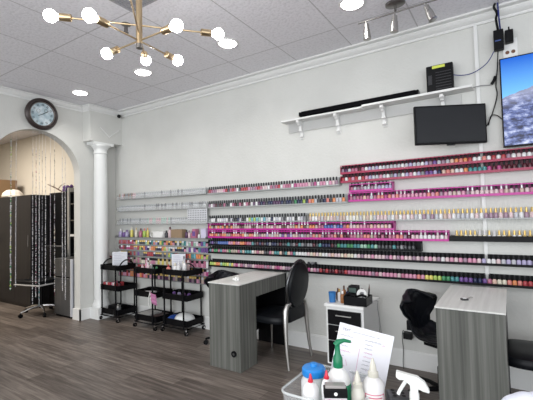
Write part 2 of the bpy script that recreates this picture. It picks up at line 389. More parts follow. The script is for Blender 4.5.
for nm, a, L in (('hour_hand', math.radians(-60), .06), ('minute_hand', math.radians(125), .09)):
    p = [RYt @ Vector((math.cos(a)*t, math.sin(a)*t, .05))+Vector((.01, 0, 0)) for t in (-.015, L)]
    MB().tube(p, [.004, .0025], 6).build(nm, M_black, ck2)
for dy, dz in ((-.05, .035), (.045, .05)):
    p = [RYt @ Vector((-dz+math.cos(a)*.022, dy+math.sin(a)*.022, .0475))+Vector((.01, 0, 0)) for a in [2*PI*k/14 for k in range(15)]]
    MB().tube(p, .002, 4).build('subdial', M_greymetal, ck2)

# ================================================================ WALL SHELF, SCREENS, CABLES
sh = thing('wall_shelf', 'long white wall shelf on four scroll brackets under the crown molding', 'shelf', (0, W, 2.400))
MB().box(-2.02, -1.13, -.13, 0, 0, .018).build('plank', M_trim, sh, bevel=.002)
MB().box(-1.13, -.205, -.135, 0, .010, .030).build('plank', M_trim, sh, bevel=.002)
MB().box(-1.99, -.30, -.014, 0, -.10, 0).build('backing_board', mat('shelf_board_shaded', (.50, .50, .49), .6), sh)  # board under the planks; the shade there is mixed into its grey
for x in (-1.83, -1.41, -.95, -.44):
    pr = [(0, 0), (-.17, 0), (-.172, -.02), (-.15, -.028), (-.135, -.02), (-.12, -.045), (-.095, -.05), (-.085, -.04), (-.07, -.07), (-.075, -.10), (-.05, -.115), (-.035, -.105), (-.03, -.13), (-.04, -.155), (-.02, -.175), (0, -.17)]
    b = MB().prism(pr, lambda a, z, t: (x+t, a*.7, z), -.014, .014)
    b.cyl((x-.018, -.098, -.018), (x+.018, -.098, -.018), .014, .014, 12).cyl((x-.018, -.038, -.100), (x+.018, -.038, -.100), .014, .014, 12).cyl((x-.018, -.024, -.158), (x+.018, -.024, -.158), .012, .012, 12)
    b.box(x-.02, x+.02, -.012, 0, -.185, 0)
    b.build('bracket', M_trim, sh)
sb = thing('soundbar', 'long slim black soundbar lying on the white wall shelf', 'soundbar', (0, 3.49, 2.4305))
MB().box(-1.79, -.64, -.04, .04, 0, .052).build('body', mat('speaker_fabric', (.004, .004, .005), .9, 0, .1), sb, bevel=.012)
MB().box(-1.81, -1.79, -.038, .038, .003, .049).box(-.64, -.62, -.038, .038, .003, .049).build('end_caps', M_blackg, sb, bevel=.006)
rt = thing('recorder_box', 'black upright recorder box with a yellow label on the right of the shelf', 'router', (-.45, 3.50, 2.4305))
MB().box(-.105, .105, -.03, .03, 0, .235).build('case', M_black, rt, bevel=.006)
MB().box(-.055, .045, -.0325, -.0305, .205, .228).build('label_sticker', mat('yellow_sticker', (.62, .68, .10), .6), rt)
g = MB()
for k in range(7): g.box(-.03, .09, -.0325, -.0305, .02+k*.024, .026+k*.024)
g.box(-.09, -.06, -.033, -.0305, .07, .15)
g.build('vent_slots', mat('dark_slots', (.028, .028, .032), .3), rt)

mo = thing('monitor', 'small black switched-off monitor mounted on the wall above the red racks', 'monitor', (-.378, 3.40, 1.955), math.radians(28))
MB().box(-.285, .285, -.012, .02, 0, .325).build('casing', M_black, mo, bevel=.006)
MB().box(-.272, .272, -.0145, -.0125, .018, .31).build('screen', mat('off_screen', (.020, .021, .024), .3, 0, .2), mo)
MB().box(-.03, .03, -.01, .01, -.012, -.0005).build('chin', M_blackg, mo)
MB().box(-.05, .05, .0205, .04, .10, .22).box(-.015, .015, .04, .16, .14, .18).build('wall_mount', M_blackm, mo)
tv = thing('television', 'large wall-mounted television showing a blue sky over snowy mountains', 'television', (-.015, 3.50, 1.895))
MB().box(0, 1.235, 0, .03, 0, .715).build('casing', M_blackg, tv, bevel=.004)
MB().box(.010, 1.225, -.002, -.0003, .014, .705).build('screen', M_tv, tv)
MB().box(.35, .85, .0305, .069, .2, .5).build('wall_mount', M_blackm, tv)

wo = thing('wall_outlet', 'white wall outlet plate beside the television top left corner', 'outlet', (.065, W, 2.70))
MB().box(-.05, .05, -.008, 0, -.07, .08).build('plate', M_white, wo, bevel=.003)
MB().cyl((-.02, -.008, -.03), (-.02, -.012, -.03), .014, .014, 12).cyl((.02, -.008, -.03), (.02, -.012, -.03), .014, .014, 12).build('socket', mat('socket_brown', (.16, .07, .04), .5), wo)
ad = thing('power_adapter', 'larger black power adapter hanging beside the wall outlet above the television', 'adapter', (-.005, 3.52, 2.70))
MB().box(-.04, .03, -.028, .03, -.01, .15).build('body', M_black, ad, bevel=.006, )
MB().box(-.03, .01, -.0295, -.0285, .055, .064).build('sticker', mat('blue_mark', (.06, .10, .3), .5), ad)
ad = thing('power_adapter', 'smaller black plug adapter seated in the outlet above the television', 'adapter', (.062, 3.53, 2.735))
MB().box(-.028, .028, -.025, .03, 0, .10).build('body', M_black, ad, bevel=.006)
MB().cyl((0, 0, .1), (0, 0, .13), .006, .005, 8).build('antenna', M_black, ad)
def cord(name, pts, r, m, label, n=6, sub=6, cat='cable'):
    P = [Vector(p) for p in pts]; out = []
    for i in range(len(P)-1):
        a, b, c_, d = P[max(i-1, 0)], P[i], P[i+1], P[min(i+2, len(P)-1)]
        for k in range(sub):
            t = k/sub; out.append(.5*((2*b)+(c_-a)*t+(2*a-5*b+4*c_-d)*t*t+(3*b-a-3*c_+d)*t**3))
    out.append(P[-1])
    return tag(MB().tube(out, r, n).build(name, m), label, cat)
M_bluec = mat('blue_cable', (.02, .03, .16), .4); M_greyc = mat('grey_cable', (.30, .30, .31), .5)
cord('network_cable', [(-.345, 3.49, 2.555), (-.27, 3.49, 2.535), (-.19, 3.50, 2.545), (-.10, 3.51, 2.60), (-.045, 3.52, 2.69)], .0038, M_bluec, 'thin blue network cable drooping from the recorder box to the adapters')
cord('cable_bundle', [(-.01, 3.53, 2.85), (-.02, 3.46, 2.92), (-.012, 3.46, 2.97), (-.03, 3.455, 3.02), (-.02, 3.45, 3.047)], .009, M_black, 'thick dark cable bundle rising from the adapters over the crown molding')
cord('cable_bundle', [(.005, 3.525, 2.852), (.0, 3.455, 2.92), (-.002, 3.452, 2.98), (-.005, 3.45, 3.047)], .006, M_bluec, 'thin navy cable twisted beside the thick bundle over the crown molding')
cord('power_cable', [(-.018, 3.53, 2.69), (-.03, 3.55, 2.55), (-.045, 3.556, 2.42), (-.04, 3.556, 2.34), (-.07, 3.556, 2.22), (-.11, 3.555, 2.12), (-.135, 3.55, 2.08)], .0045, M_black, 'black power cord dropping from the adapters to the small monitor')
cord('power_cable', [(-.11, 3.556, 2.10), (-.09, 3.54, 2.17), (-.05, 3.54, 2.17), (-.005, 3.545, 2.12)], .004, M_black, 'short black cord arching between the monitor and the television')
cord('power_cable', [(-.21, 3.52, 2.425), (-.15, 3.54, 2.435), (-.08, 3.553, 2.432), (-.055, 3.55, 2.46), (-.035, 3.55, 2.53)], .0035, M_greyc, 'thin grey cord leaving the right end of the wall shelf')
cord('inline_switch', [(-.075, 3.54, 2.43), (-.058, 3.54, 2.455), (-.045, 3.54, 2.49)], .012, M_black, 'small black inline box on the cord beside the shelf end', cat='switch')

# ================================================================ POLISH RACKS
CO = dict(black=(.012, .012, .014), white=(.78, .77, .78), silver=(.52, .52, .58), lavender=(.42, .36, .62), pink=(.72, .25, .42), rose=(.52, .12, .24), magenta=(.50, .02, .22),
          red=(.50, .015, .03), burgundy=(.10, .006, .02), coral=(.80, .20, .16), orange=(.85, .24, .03), peach=(.80, .50, .38), nude=(.62, .43, .36), cream=(.78, .72, .55), beige=(.45, .36, .27),
          yellow=(.80, .68, .05), lime=(.42, .62, .05), green=(.03, .30, .10), mint=(.30, .58, .42), teal=(.03, .28, .30), turquoise=(.10, .45, .55), blue=(.04, .13, .50), navy=(.012, .02, .09),
          purple=(.16, .05, .32), plum=(.09, .02, .10), mauve=(.36, .20, .30), grey=(.24, .24, .26), charcoal=(.05, .05, .06), gold=(.58, .40, .12), brown=(.14, .06, .035), blush=(.74, .52, .55))
def cmat(n):
    g_ = sum(CO[n])/3
    return mat('lacquer_'+n, tuple((c*.76+g_*.24)*.88 for c in CO[n]), .25)
CAPC = dict(black=mat('cap_black', (.008, .008, .010), .35, 0, .25), gold=mat('cap_gold', (.52, .37, .13), .33, .75), white=mat('cap_white', (.62, .60, .60), .4), silver=mat('cap_silver', (.55, .55, .58), .3, .6))
def body_prof(h=.048, r=.0158): return [(r*.94, 0), (r, .003), (r, h*.78), (r*.92, h*.88), (r*.5, h)]
def cap_prof(h0=.048, h=.036, r=.0082): return [(r, h0), (r, h0+h*.5), (r*.85, h0+h)]
def body_mb(mb, c=(0, 0, 0), mi=0): return mb.lathe(body_prof(), c, 8, mi, sx=1, sy=1)
BM, CMh = {}, {}
def body_mesh(col):
    if col not in BM: BM[col] = body_mb(MB()).mesh('polish_bottle_'+col, cmat(col))
    return BM[col]
def cap_mesh(c):
    if c not in CMh: CMh[c] = MB().lathe(cap_prof(), n=8).mesh('bottle_cap_'+c, CAPC[c])
    return CMh[c]

def rack(name, label, x0, x1, z, h, m_base, m_back, m_lip, lip=.014, dep=.075, toprail=False, cat='rack', back_h=None, m_end=None):
    t = thing(name, label, cat, (x0, W, z))
    L = x1-x0
    MB().box(0, L, -dep, 0, -.006, 0).build('shelf_base', m_base, t)
    MB().box(0, L, -.004, 0, 0, back_h or h).build('back_panel', m_back, t)
    MB().box(0, L, -dep-.003, -dep, -.006, lip).build('front_lip', m_lip, t)
    for xx in (0, L-.003): MB().box(xx, xx+.003, -dep, -.004, 0, h*.8).build('end_panel', m_end or m_lip, t)
    if toprail: MB().box(0, L, -dep-.003, -dep, h*.92-.008, h*.92).box(0, L, -dep, -.004, h*.92-.003, h*.92).build('top_rail', m_lip, t)
    return t
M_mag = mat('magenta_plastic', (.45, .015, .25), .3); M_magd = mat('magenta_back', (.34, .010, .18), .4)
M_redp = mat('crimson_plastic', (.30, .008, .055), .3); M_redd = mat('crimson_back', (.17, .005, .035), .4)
M_gbase = mat('clear_shelf_edge', (.33, .34, .34), .3)
M_wback = mat('clear_back', (.40, .41, .41), .3)
RZ = {}
def RC(*a): RZ[a[0]] = rack(*a[1:3], *a[3:-1], **a[-1])
XR = .62
S = []
S.append(('U1', 1.797, -1.385, XR, 'topmost red rack', 'black'))
S.append(('U1b', 1.712, -1.385, XR, 'lower red rack', 'black'))
S.append(('U2', 1.615, -1.30, -.885, 'short magenta rack', 'white'))
S.append(('U3', 1.523, -1.31, XR, 'high magenta rack', 'white'))
S.append(('G', 1.335, -1.76, XR, 'gold-cap shelf', 'gold'))
S.append(('BL', 1.155, -.43, XR, 'black tray shelf', 'gold'))
S.append(('R1', 1.692, -3.14, -1.40, 'top clear rack', 'black'))
S.append(('R2', 1.517, -3.14, -1.32, 'second clear rack', 'black'))
S.append(('R3', 1.337, -3.14, -1.78, 'third clear rack', 'black'))
S.append(('R4', 1.247, -3.14, -.885, 'upper magenta rack', 'white'))
S.append(('R5', 1.153, -3.14, -.437, 'lower magenta rack', 'white'))
S.append(('R6', 1.058, -3.14, -.70, 'upper black rack', 'black'))
S.append(('R7', .963, -3.14, XR, 'middle black rack', 'black'))
S.append(('R8', .802, -3.14, XR, 'lowest black rack', 'black'))
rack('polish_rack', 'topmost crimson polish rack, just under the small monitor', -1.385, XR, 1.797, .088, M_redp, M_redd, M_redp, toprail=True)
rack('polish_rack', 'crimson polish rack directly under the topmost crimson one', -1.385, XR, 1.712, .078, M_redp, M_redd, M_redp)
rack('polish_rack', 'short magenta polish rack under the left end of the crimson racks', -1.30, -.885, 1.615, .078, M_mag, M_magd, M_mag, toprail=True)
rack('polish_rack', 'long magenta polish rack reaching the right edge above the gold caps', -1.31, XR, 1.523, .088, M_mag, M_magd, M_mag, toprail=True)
rack('polish_rack', 'clear shelf of gold-capped polish bottles in one long row', -1.76, XR, 1.335, .085, M_gbase, M_wall, M_gbase, lip=.004, back_h=.01)
rack('polish_rack', 'shallow black tray shelf of gold-capped bottles at the right', -.43, XR, 1.155, .045, M_black, M_black, M_black, lip=.040, back_h=.04)
rack('polish_rack', 'top clear rack of black-capped polishes left of the crimson racks', -3.14, -1.40, 1.692, .085, M_gbase, M_wback, M_gbase, lip=.006)
rack('polish_rack', 'second clear rack down of black-capped polishes left of the magenta rack', -3.14, -1.32, 1.517, .085, M_gbase, M_wback, M_gbase, lip=.006)
rack('polish_rack', 'third clear rack down of black-capped polishes left of the gold caps', -3.14, -1.78, 1.337, .085, M_gbase, M_wback, M_gbase, lip=.006)
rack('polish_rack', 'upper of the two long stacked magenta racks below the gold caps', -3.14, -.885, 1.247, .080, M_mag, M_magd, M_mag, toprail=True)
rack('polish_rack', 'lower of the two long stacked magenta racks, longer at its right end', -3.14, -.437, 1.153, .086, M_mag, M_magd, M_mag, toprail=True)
rack('polish_rack', 'upper black polish rack directly below the magenta racks', -3.14, -.66, 1.058, .085, M_black, M_black, M_black)
rack('polish_rack', 'middle black polish rack reaching across to the right edge', -3.14, XR, .963, .080, M_black, M_black, M_black)
rack('polish_rack', 'lowest black polish rack, level with the desk tops', -3.14, XR, .802, .083, M_black, M_black, M_black)

def pick(row, x):
    r = random.random
    def ch(*a): return random.choice(a)
    if row == 'U1':
        if x < -1.15: return ch('rose', 'plum', 'mauve', 'silver', 'burgundy')
        if x < -.58: return ch('silver', 'white', 'white', 'silver', 'lavender', 'grey', 'white')
        if x < -.42: return ch('mauve', 'purple', 'lavender', 'rose', 'silver')
        if x < -.28: return ch('orange', 'coral', 'pink', 'peach')
        if x < .0: return ch('white', 'white', 'white', 'coral', 'red', 'pink')
        return ch('white', 'blush', 'mauve', 'rose', 'white')
    if row == 'U1b':
        if x < -1.1: return ch('rose', 'silver', 'pink', 'red', 'white')
        if x < -.62: return ch('white', 'silver', 'lavender', 'white', 'grey', 'pink')
        if x < -.48: return ch('purple', 'navy', 'lavender')
        if x < -.26: return ch('orange', 'peach', 'coral', 'white', 'yellow')
        if x < -.13: return ch('teal', 'charcoal', 'teal', 'white')
        return ch('burgundy', 'plum', 'charcoal', 'burgundy', 'magenta')
    if row == 'U2': return ch('grey', 'mauve', 'lavender', 'silver', 'rose')
    if row == 'U3':
        if x < -1.05: return ch('mauve', 'rose', 'silver', 'peach')
        if x < -.5: return ch('pink', 'rose', 'magenta', 'pink', 'coral')
        return ch('blush', 'nude', 'pink', 'blush', 'mauve')
    if row == 'G':
        if x < -1.0: return ch('white', 'cream', 'nude', 'silver', 'blush')
        return ch('blush', 'mauve', 'nude', 'silver', 'blush', 'white')
    if row == 'BL': return ch('cream', 'white', 'gold')
    if row == 'R1': return ch('rose', 'blush', 'white', 'pink', 'red', 'charcoal', 'mauve') if x < -2.1 else ch('rose', 'blush', 'magenta', 'white', 'pink', 'mauve')
    if row == 'R2':
        if x < -2.5: return ch('rose', 'burgundy', 'white', 'charcoal', 'mauve')
        if x < -2.0: return ch('charcoal', 'plum', 'white', 'navy', 'charcoal')
        if x < -1.75: return ch('lime', 'green', 'navy', 'charcoal', 'white')
        return ch('coral', 'pink', 'orange', 'charcoal', 'silver', 'navy')
    if row == 'R3':
        if -2.55 < x < -2.3: return ch('turquoise', 'mint', 'lime', 'white')
        return ch('white', 'charcoal', 'silver', 'black', 'grey', 'navy')
    if row == 'R4':
        if -1.6 < x < -1.4: return ch('blue', 'lavender', 'blue')
        return ch('nude', 'beige', 'orange', 'rose', 'brown', 'blush') if x < -1.3 else ch('blush', 'peach', 'rose', 'pink')
    if row == 'R5':
        if x < -2.4: return ch('orange', 'coral', 'cream', 'red', 'beige')
        if x < -1.8: return ch('lavender', 'mauve', 'purple', 'nude', 'silver')
        if x > -.75: return ch('white', 'blush', 'white')
        return ch('rose', 'mauve', 'beige', 'burgundy', 'red', 'coral')
    if row == 'R6':
        if x < -2.85: return ch('navy', 'blue', 'purple')
        if x < -2.5: return ch('red', 'rose', 'pink', 'orange')
        if x < -1.45: return ch('teal', 'charcoal', 'grey', 'navy', 'burgundy')
        if x < -1.05: return ch('green', 'mint', 'teal', 'green')
        return ch('charcoal', 'grey', 'teal', 'charcoal')
    if row == 'R7':
        if x < -2.7: return ch('green', 'beige', 'silver', 'rose', 'teal')
        if x < -1.9: return ch('nude', 'charcoal', 'peach', 'white', 'rose', 'teal')
        if x < -1.25: return ch('white', 'cream', 'blush', 'peach')
        if x < -.2: return ch('blush', 'pink', 'mauve', 'blush', 'white')
        return ch('blush', 'lavender', 'white', 'lavender', 'silver')
    if row == 'R8':
        if x < -2.75: return ch('lime', 'yellow', 'mint', 'orange', 'green')
        if x < -1.65: return ch('rose', 'pink', 'mauve', 'blush', 'magenta')
        if x < -1.35: return ch('burgundy', 'red', 'burgundy')
        if x < -.72: return ch('rose', 'mauve', 'pink', 'rose', 'blush')
        if x < -.63: return ch('pink', 'coral')
        if x < -.56: return 'yellow'
        if x < -.52: return 'lime'
        if x < -.44: return ch('green', 'mint')
        if x < -.36: return ch('teal', 'turquoise')
        if x < -.27: return ch('lavender', 'purple')
        if x < -.21: return ch('blue', 'navy')
        if x < -.13: return ch('rose', 'purple')
        if x < -.03: return ch('cream', 'peach', 'blush')
        if x < .03: return ch('orange', 'coral')
        return ch('pink', 'coral', 'red', 'peach')
ALL = []
for key, z, xa, xb, nm, cap in S:
    n = int((xb-xa-.006)/.0337)
    for i in range(n):
        x = xa+.003+.0337*(i+.5)
        if x > .50: continue
        if key == 'BL' and x < -.40: continue
        P = Vector((x, 3.535 if key != 'BL' else 3.53, z+.0005))
        q = P+Vector((0, 0, .04))-CAM; dep = q.dot(FW); px = 266.5+F_PX*q.dot(RT)/dep
        c = cap if cap != 'white' else random.choice(['black', 'black', 'silver', 'white', 'black'])
        if key == 'BL' and x < -.08: c = 'white' if random.random() < .35 else 'gold'
        P.y -= .01*0
        ALL.append([dep, px, key, nm, P, pick(key, x), c])
vis = sorted([a for a in ALL if a[1] < 531], key=lambda a: a[0])
IND = vis[:300]; ids = set(id(a) for a in IND)
REST = [a for a in ALL if id(a) not in ids]
cnt = {}
for dep, px, key, nm, P, col, cap in sorted(IND, key=lambda a: -a[4].x):
    cnt[key] = cnt.get(key, 0)+1
    # bottles sit near the front of the rack
    P = Vector((P.x, 3.518, P.z))
    o = bpy.data.objects.new('nail_polish_bottle', body_mesh(col)); COL.objects.link(o); o.location = P
    tag(o, f'{col} polish bottle with {cap} cap, {ordinal(cnt[key])} visible from the right on the {nm}', 'nail polish', 'nail polish bottles on the '+nm)
    c = bpy.data.objects.new('cap', cap_mesh(cap)); COL.objects.link(c); c.parent = o
mb = MB(); mats = []; mid = {}
def mi_of(m):
    if m.name not in mid: mid[m.name] = len(mats); mats.append(m)
    return mid[m.name]
for dep, px, key, nm, P, col, cap in REST:
    P = (P.x, 3.518, P.z)
    mb.lathe(body_prof(), P, 6, mi_of(cmat(col))); mb.lathe(cap_prof(), P, 6, mi_of(CAPC[cap]))
tag(mb.build('nail_polish_bottles', mats), 'rows of assorted nail polish bottles filling the racks further along the wall', 'nail polish', kind='stuff')
# two extras standing on the R8 / R6 racks
for i, (x, z, col, l) in enumerate(((-1.79, .8855, 'charcoal', 'left of the three dark bottles standing on top of the lowest black rack'), (-1.75, .8855, 'grey', 'middle of the three bottles standing on top of the lowest black rack'), (-1.71, .8855, 'black', 'right of the three dark bottles standing on top of the lowest black rack'))):
    o = bpy.data.objects.new('nail_polish_bottle', body_mesh(col)); COL.objects.link(o); o.location = (x, 3.55, .882); o.scale = (.9, .9, .55)
    tag(o, l, 'nail polish', 'bottles standing on the lowest black rack')

# ---- left section: clear bottles, sundries, powder jars
XA, XB = -4.95, -3.16
for z, l in ((1.697, 'top clear acrylic rack beside the column'), (1.52, 'second clear acrylic rack beside the column'), (1.325, 'third clear acrylic rack beside the column')):
    rack('bottle_rack', l+', full of pale bottles', XA, XB, z, .08, M_greymetal, M_wback, M_acry, lip=.045, m_end=M_acry)
bp = [(.0125, 0), (.014, .004), (.014, .05), (.006, .06), (.006, .085), (.005, .088)]
clr = {'clear': mat('pale_glass', (.52, .54, .56), .2), 'pink': mat('pale_pink', (.68, .48, .52), .3), 'green': mat('pale_green', (.45, .62, .55), .3), 'grey': mat('grey_glass', (.26, .27, .29), .25), 'amber': mat('amber_glass', (.25, .13, .09), .3)}
cme = {k: MB().lathe(bp, n=8).mesh('clear_bottle_'+k, m) for k, m in clr.items()}
for z, l in ((1.697, 'top'), (1.52, 'second'), (1.325, 'third')):
    for i in range(50):
        x = XA+.02+i*.0355
        if l == 'third' and x > -3.50: continue
        k = random.choice(['clear', 'clear', 'clear', 'grey'])
        if l == 'top' and x < -4.55: k = random.choice(['clear', 'amber', 'pink', 'grey'])
        if l == 'third' and -4.35 < x < -3.85: k = random.choice(['pink', 'green', 'clear', 'pink'])
        o = bpy.data.objects.new('gel_bottle', cme[k]); COL.objects.link(o); o.location = (x, 3.532, z+.0005)
        tag(o, f'small {k} gel bottle, {ordinal(i+1)} from the column on the {l} clear rack', 'bottle', f'pale bottles on the {l} clear rack')
sw = thing('swatch_board', 'white colour swatch board dotted with grey nail tips', 'display board', (-3.49, 3.50, 1.326))
MB().box(0, .335, 0, .006, 0, .185).build('board', mat('board_white', (.62, .63, .66), .4), sw)
g = MB()
for i in range(11):
    for j in range(6): g.box(.018+i*.029, .03+i*.029, -.004, -.0005, .015+j*.028, .029+j*.028)
g.build('swatch', mat('swatch_grey', (.14, .14, .16), .4), sw)
rack('display_shelf', 'grey wall shelf of boxes and sundries beside the column', XA-.02, XB, 1.135, .03, M_greymetal, M_greymetal, M_greymetal, lip=.008, back_h=.02, dep=.10, cat='shelf')
def bottle(name, label, loc, r, h, mbody, mcap, cat='bottle', neck=.35, caph=.25, group=None, sy=1):
    t = thing(name, label, cat, loc, group=group)
    hb = h*(1-caph)
    MB().lathe([(r*.9, 0), (r, .004), (r, hb*.78), (r*.85, hb*.9), (r*neck, hb)], n=14, sy=sy).build('body', mbody, t)
    MB().lathe([(r*neck*1.15, hb), (r*neck*1.15, h*.97), (r*neck*.8, h)], n=12).build('cap', mcap, t)
    return t
def pm(n): return cmat(n)
ZS = 1.136
for x, r, h, a, b, l in ((-4.90, .03, .12, 'lavender', 'white', 'lilac bottle at the column end of the sundries shelf'), (-4.82, .028, .10, 'purple', 'white', 'purple bottle second on the sundries shelf'), (-4.75, .028, .11, 'lavender', 'purple', 'purple-capped lilac bottle on the sundries shelf'),
                         (-4.64, .022, .15, 'yellow', 'cream', 'slim yellow dispenser on the sundries shelf, left'), (-4.54, .020, .14, 'cream', 'gold', 'cream dispenser with gold top on the sundries shelf'), (-4.44, .028, .13, 'rose', 'burgundy', 'rose bottle with dark cap on the sundries shelf'), (-4.36, .026, .13, 'lime', 'coral', 'lime bottle with coral cap on the sundries shelf'), (-4.29, .018, .14, 'yellow', 'orange', 'slim yellow bottle with orange cap on the sundries shelf'),
                         (-3.91, .024, .10, 'charcoal', 'black', 'dark bottle right of the white box on the sundries shelf'), (-3.84, .026, .15, 'blush', 'burgundy', 'pale pink bottle with dark red cap on the sundries shelf'),
                         (-3.53, .022, .11, 'plum', 'black', 'plum bottle right of the brown box'), (-3.48, .020, .10, 'blush', 'mauve', 'blush bottle right of the brown box'), (-3.43, .020, .095, 'rose', 'black', 'small rose bottle on the sundries shelf'),
                         (-3.31, .018, .07, 'white', 'green', 'small white bottle with green cap on the sundries shelf')):
    bottle('product_bottle', l, (x, 3.52, ZS), r, h, pm(a), pm(b))
def sbox(name, label, x, y, z, sx, sy, sz, m, rz=0, ry=0, lid=None, cat='box'):
    t = thing(name, label, cat, (x, y, z), rz)
    o = MB().box(-sx/2, sx/2, -sy/2, sy/2, 0, sz).build('carton', m, t, bevel=.002); o.rotation_euler.y = ry
    if lid: o = MB().box(-sx/2+.006, sx/2-.006, -sy/2-.002, -sy/2-.0003, sz*.25, sz*.75).build('label_panel', lid, t); o.rotation_euler.y = ry
    return t
sbox('white_carton', 'white open carton leaning on the sundries shelf', -4.04, 3.527, ZS, .19, .07, .085, mat('carton_white', (.75, .75, .74), .6), ry=-.0)
MB().box(-.095, .095, -.05, -.045, 0, .05).build('lid', mat('carton_white', (0, 0, 0)), bpy.data.objects['white_carton'])
sbox('brown_carton', 'brown cardboard box in the middle of the sundries shelf', -3.68, 3.52, ZS, .20, .08, .115, mat('kraft', (.27, .19, .12), .8))
sbox('lipstick_carton', 'dark pink printed carton on the sundries shelf', -3.375, 3.52, ZS, .06, .06, .12, pm('rose'), lid=pm('purple'))
sbox('lilac_carton', 'tall lilac carton at the right end of the sundries shelf', -3.215, 3.52, ZS, .085, .06, .125, mat('lilac', (.55, .52, .66), .5))
r_ = thing('wire_display', 'small white ring stand on the sundries shelf', 'stand', (-4.19, 3.51, ZS))
MB().tube([(math.cos(a)*.035, 0, .045+math.sin(a)*.035) for a in [2*PI*k/18 for k in range(19)]], .005, 6).build('ring', M_white, r_)
MB().box(-.04, .04, -.02, .02, 0, .008).build('base', M_charc if False else M_greymetal, r_)

JR = [(1.035, 'upper swatch jar row', 0), (.955, 'middle swatch jar row', 0), (.872, 'lower swatch jar row', 1), (.765, 'top dipping jar row', 1), (.665, 'second dipping jar row', 1), (.565, 'bottom dipping jar row', 1)]
jme = {}
def jar_mesh(c):
    if c not in jme: jme[c] = MB().lathe([(.019, 0), (.0195, .003), (.0195, .036), (.0175, .038)], n=8).lathe([(.0198, .038), (.0198, .058), (.018, .060)], n=8, mi=1).mesh('jar_'+c, [cmat(c), LIDC[c]])
    return jme[c]
random.seed(3); LIDC = {c: random.choice([CAPC['white'], CAPC['gold'], CAPC['black'], CAPC['silver'], cmat(c), cmat(c)]) for c in CO}
for z, l, k in JR:
    rack('jar_rack', 'narrow grey rack holding the '+l+' beside the column', XA-.01, XB, z, .055, M_greymetal if k else M_wback, M_wback, M_greymetal if k else M_acry, lip=.005, dep=.055)
    for i in range(42):
        x = XA+.015+i*.0425
        if 'upper' in l: c = random.choice(['red', 'magenta', 'rose']) if x < -4.6 else random.choice(['lavender', 'coral', 'navy', 'green', 'pink', 'teal', 'charcoal', 'yellow', 'white', 'mint', 'orange'] if x < -3.5 else ['turquoise', 'white', 'pink', 'rose', 'mint', 'purple'])
        elif 'middle' in l: c = random.choice(['red', 'burgundy', 'magenta', 'mauve']) if x < -4.5 else random.choice(['navy', 'charcoal', 'purple', 'mint', 'peach', 'lime', 'orange', 'teal'] if x < -3.6 else ['teal', 'pink', 'purple', 'silver', 'white'])
        elif 'lower' in l: c = random.choice(['purple', 'navy', 'charcoal', 'plum', 'grey', 'red'] if x < -3.9 else ['turquoise', 'teal', 'lime', 'pink', 'red', 'orange'])
        elif 'top dip' in l: c = random.choice(['red', 'rose', 'pink', 'white']) if x > -3.6 else random.choice(['beige', 'yellow', 'cream', 'brown', 'pink', 'rose', 'gold'])
        elif 'second' in l: c = random.choice(['red', 'coral', 'orange']) if x < -4.2 else random.choice(['rose', 'beige', 'pink', 'mauve', 'brown', 'magenta'])
        else: c = random.choice(['red', 'orange', 'coral', 'pink']) if x < -4.3 else random.choice(['plum', 'mauve', 'pink', 'beige', 'charcoal', 'nude'])
        o = bpy.data.objects.new('powder_jar', jar_mesh(c)); COL.objects.link(o); o.location = (x, 3.537, z+.0005)
        if z < .8: o.scale = (1, 1, 1.38)
        tag(o, f'small {c} colour jar, {ordinal(i+1)} from the column on the {l}', 'jar', 'colour jars on the '+l)

# ================================================================ MANICURE DESKS
def desk(label, x, y, z, wdt=.36, ln=.86, grommet=True, px0=.006):
    t = thing('manicure_desk', label, 'desk', (x, y, 0))
    MB().box(px0-.0, px0+.014, .271, ln-.036, .13, z-.156).build('inner_panel', M_black, t)
    MB().box(0, wdt, 0, ln, z-.010, z).build('tabletop', M_desktop, t, bevel=.002)
    MB().box(.006, wdt-.006, .008, .27, 0, z-.0125).build('pedestal', M_desk, t, bevel=.0015)
    MB().box(.006, wdt-.006, ln-.035, ln-.005, 0, z-.0125).build('end_panel', M_black, t)
    MB().box(.006, wdt-.006, .271, ln-.036, z-.155, z-.0125).build('apron_drawer', M_desk, t)
    if grommet:
        MB().tube([(.298, .0075, .158), (.298, -.003, .158)], .028, 22).build('cable_grommet', M_black, t)
        MB().tube([(.298, -.0032, .158), (.298, -.005, .158)], .011, 16).build('grommet_plug', mat('grommet_grey', (.05, .05, .05), .4), t)
    return t
desk('grey woodgrain manicure desk with a pale top and crumpled tissue, left of the oval chair', -2.44, 2.70, .785, .375)
desk('grey woodgrain manicure desk at the right, beside the quilted black chair', -.425, 2.585, .80, .385, .82, False, .385-.020)
# tissue on the left desk
ts = MB()
for k in range(5):
    a = k*1.3; ts.sphere((math.cos(a)*.022, math.sin(a)*.022, .012+.006*(k % 2)), .014, 8, sc_=(1, 1, .9))
ts.sphere((0, 0, .03), .012, 8)
tag(ts.build('crumpled_tissue', mat('tissue', (.82, .82, .80), .8), loc=(-2.22, 2.86, .785)), 'crumpled white tissue on the left manicure desk', 'tissue')
cl = thing('nail_tip_clips', 'tiny dark metal nail clip lying on the right desk top', 'clip', (-.27, 2.86, .8), .5)
MB().box(-.03, .012, -.016, .016, .0, .012).build('body', mat('clip_dark', (.06, .06, .06), .35, .5), cl, bevel=.002)
MB().tube([(.01, 0, .008), (.035, .008, .016), (.05, .012, .014)], .005, 6).build('arm', M_nickel, cl)
MB().box(-.02, .0, -.012, .012, .0125, .016).build('plate', M_white, cl)

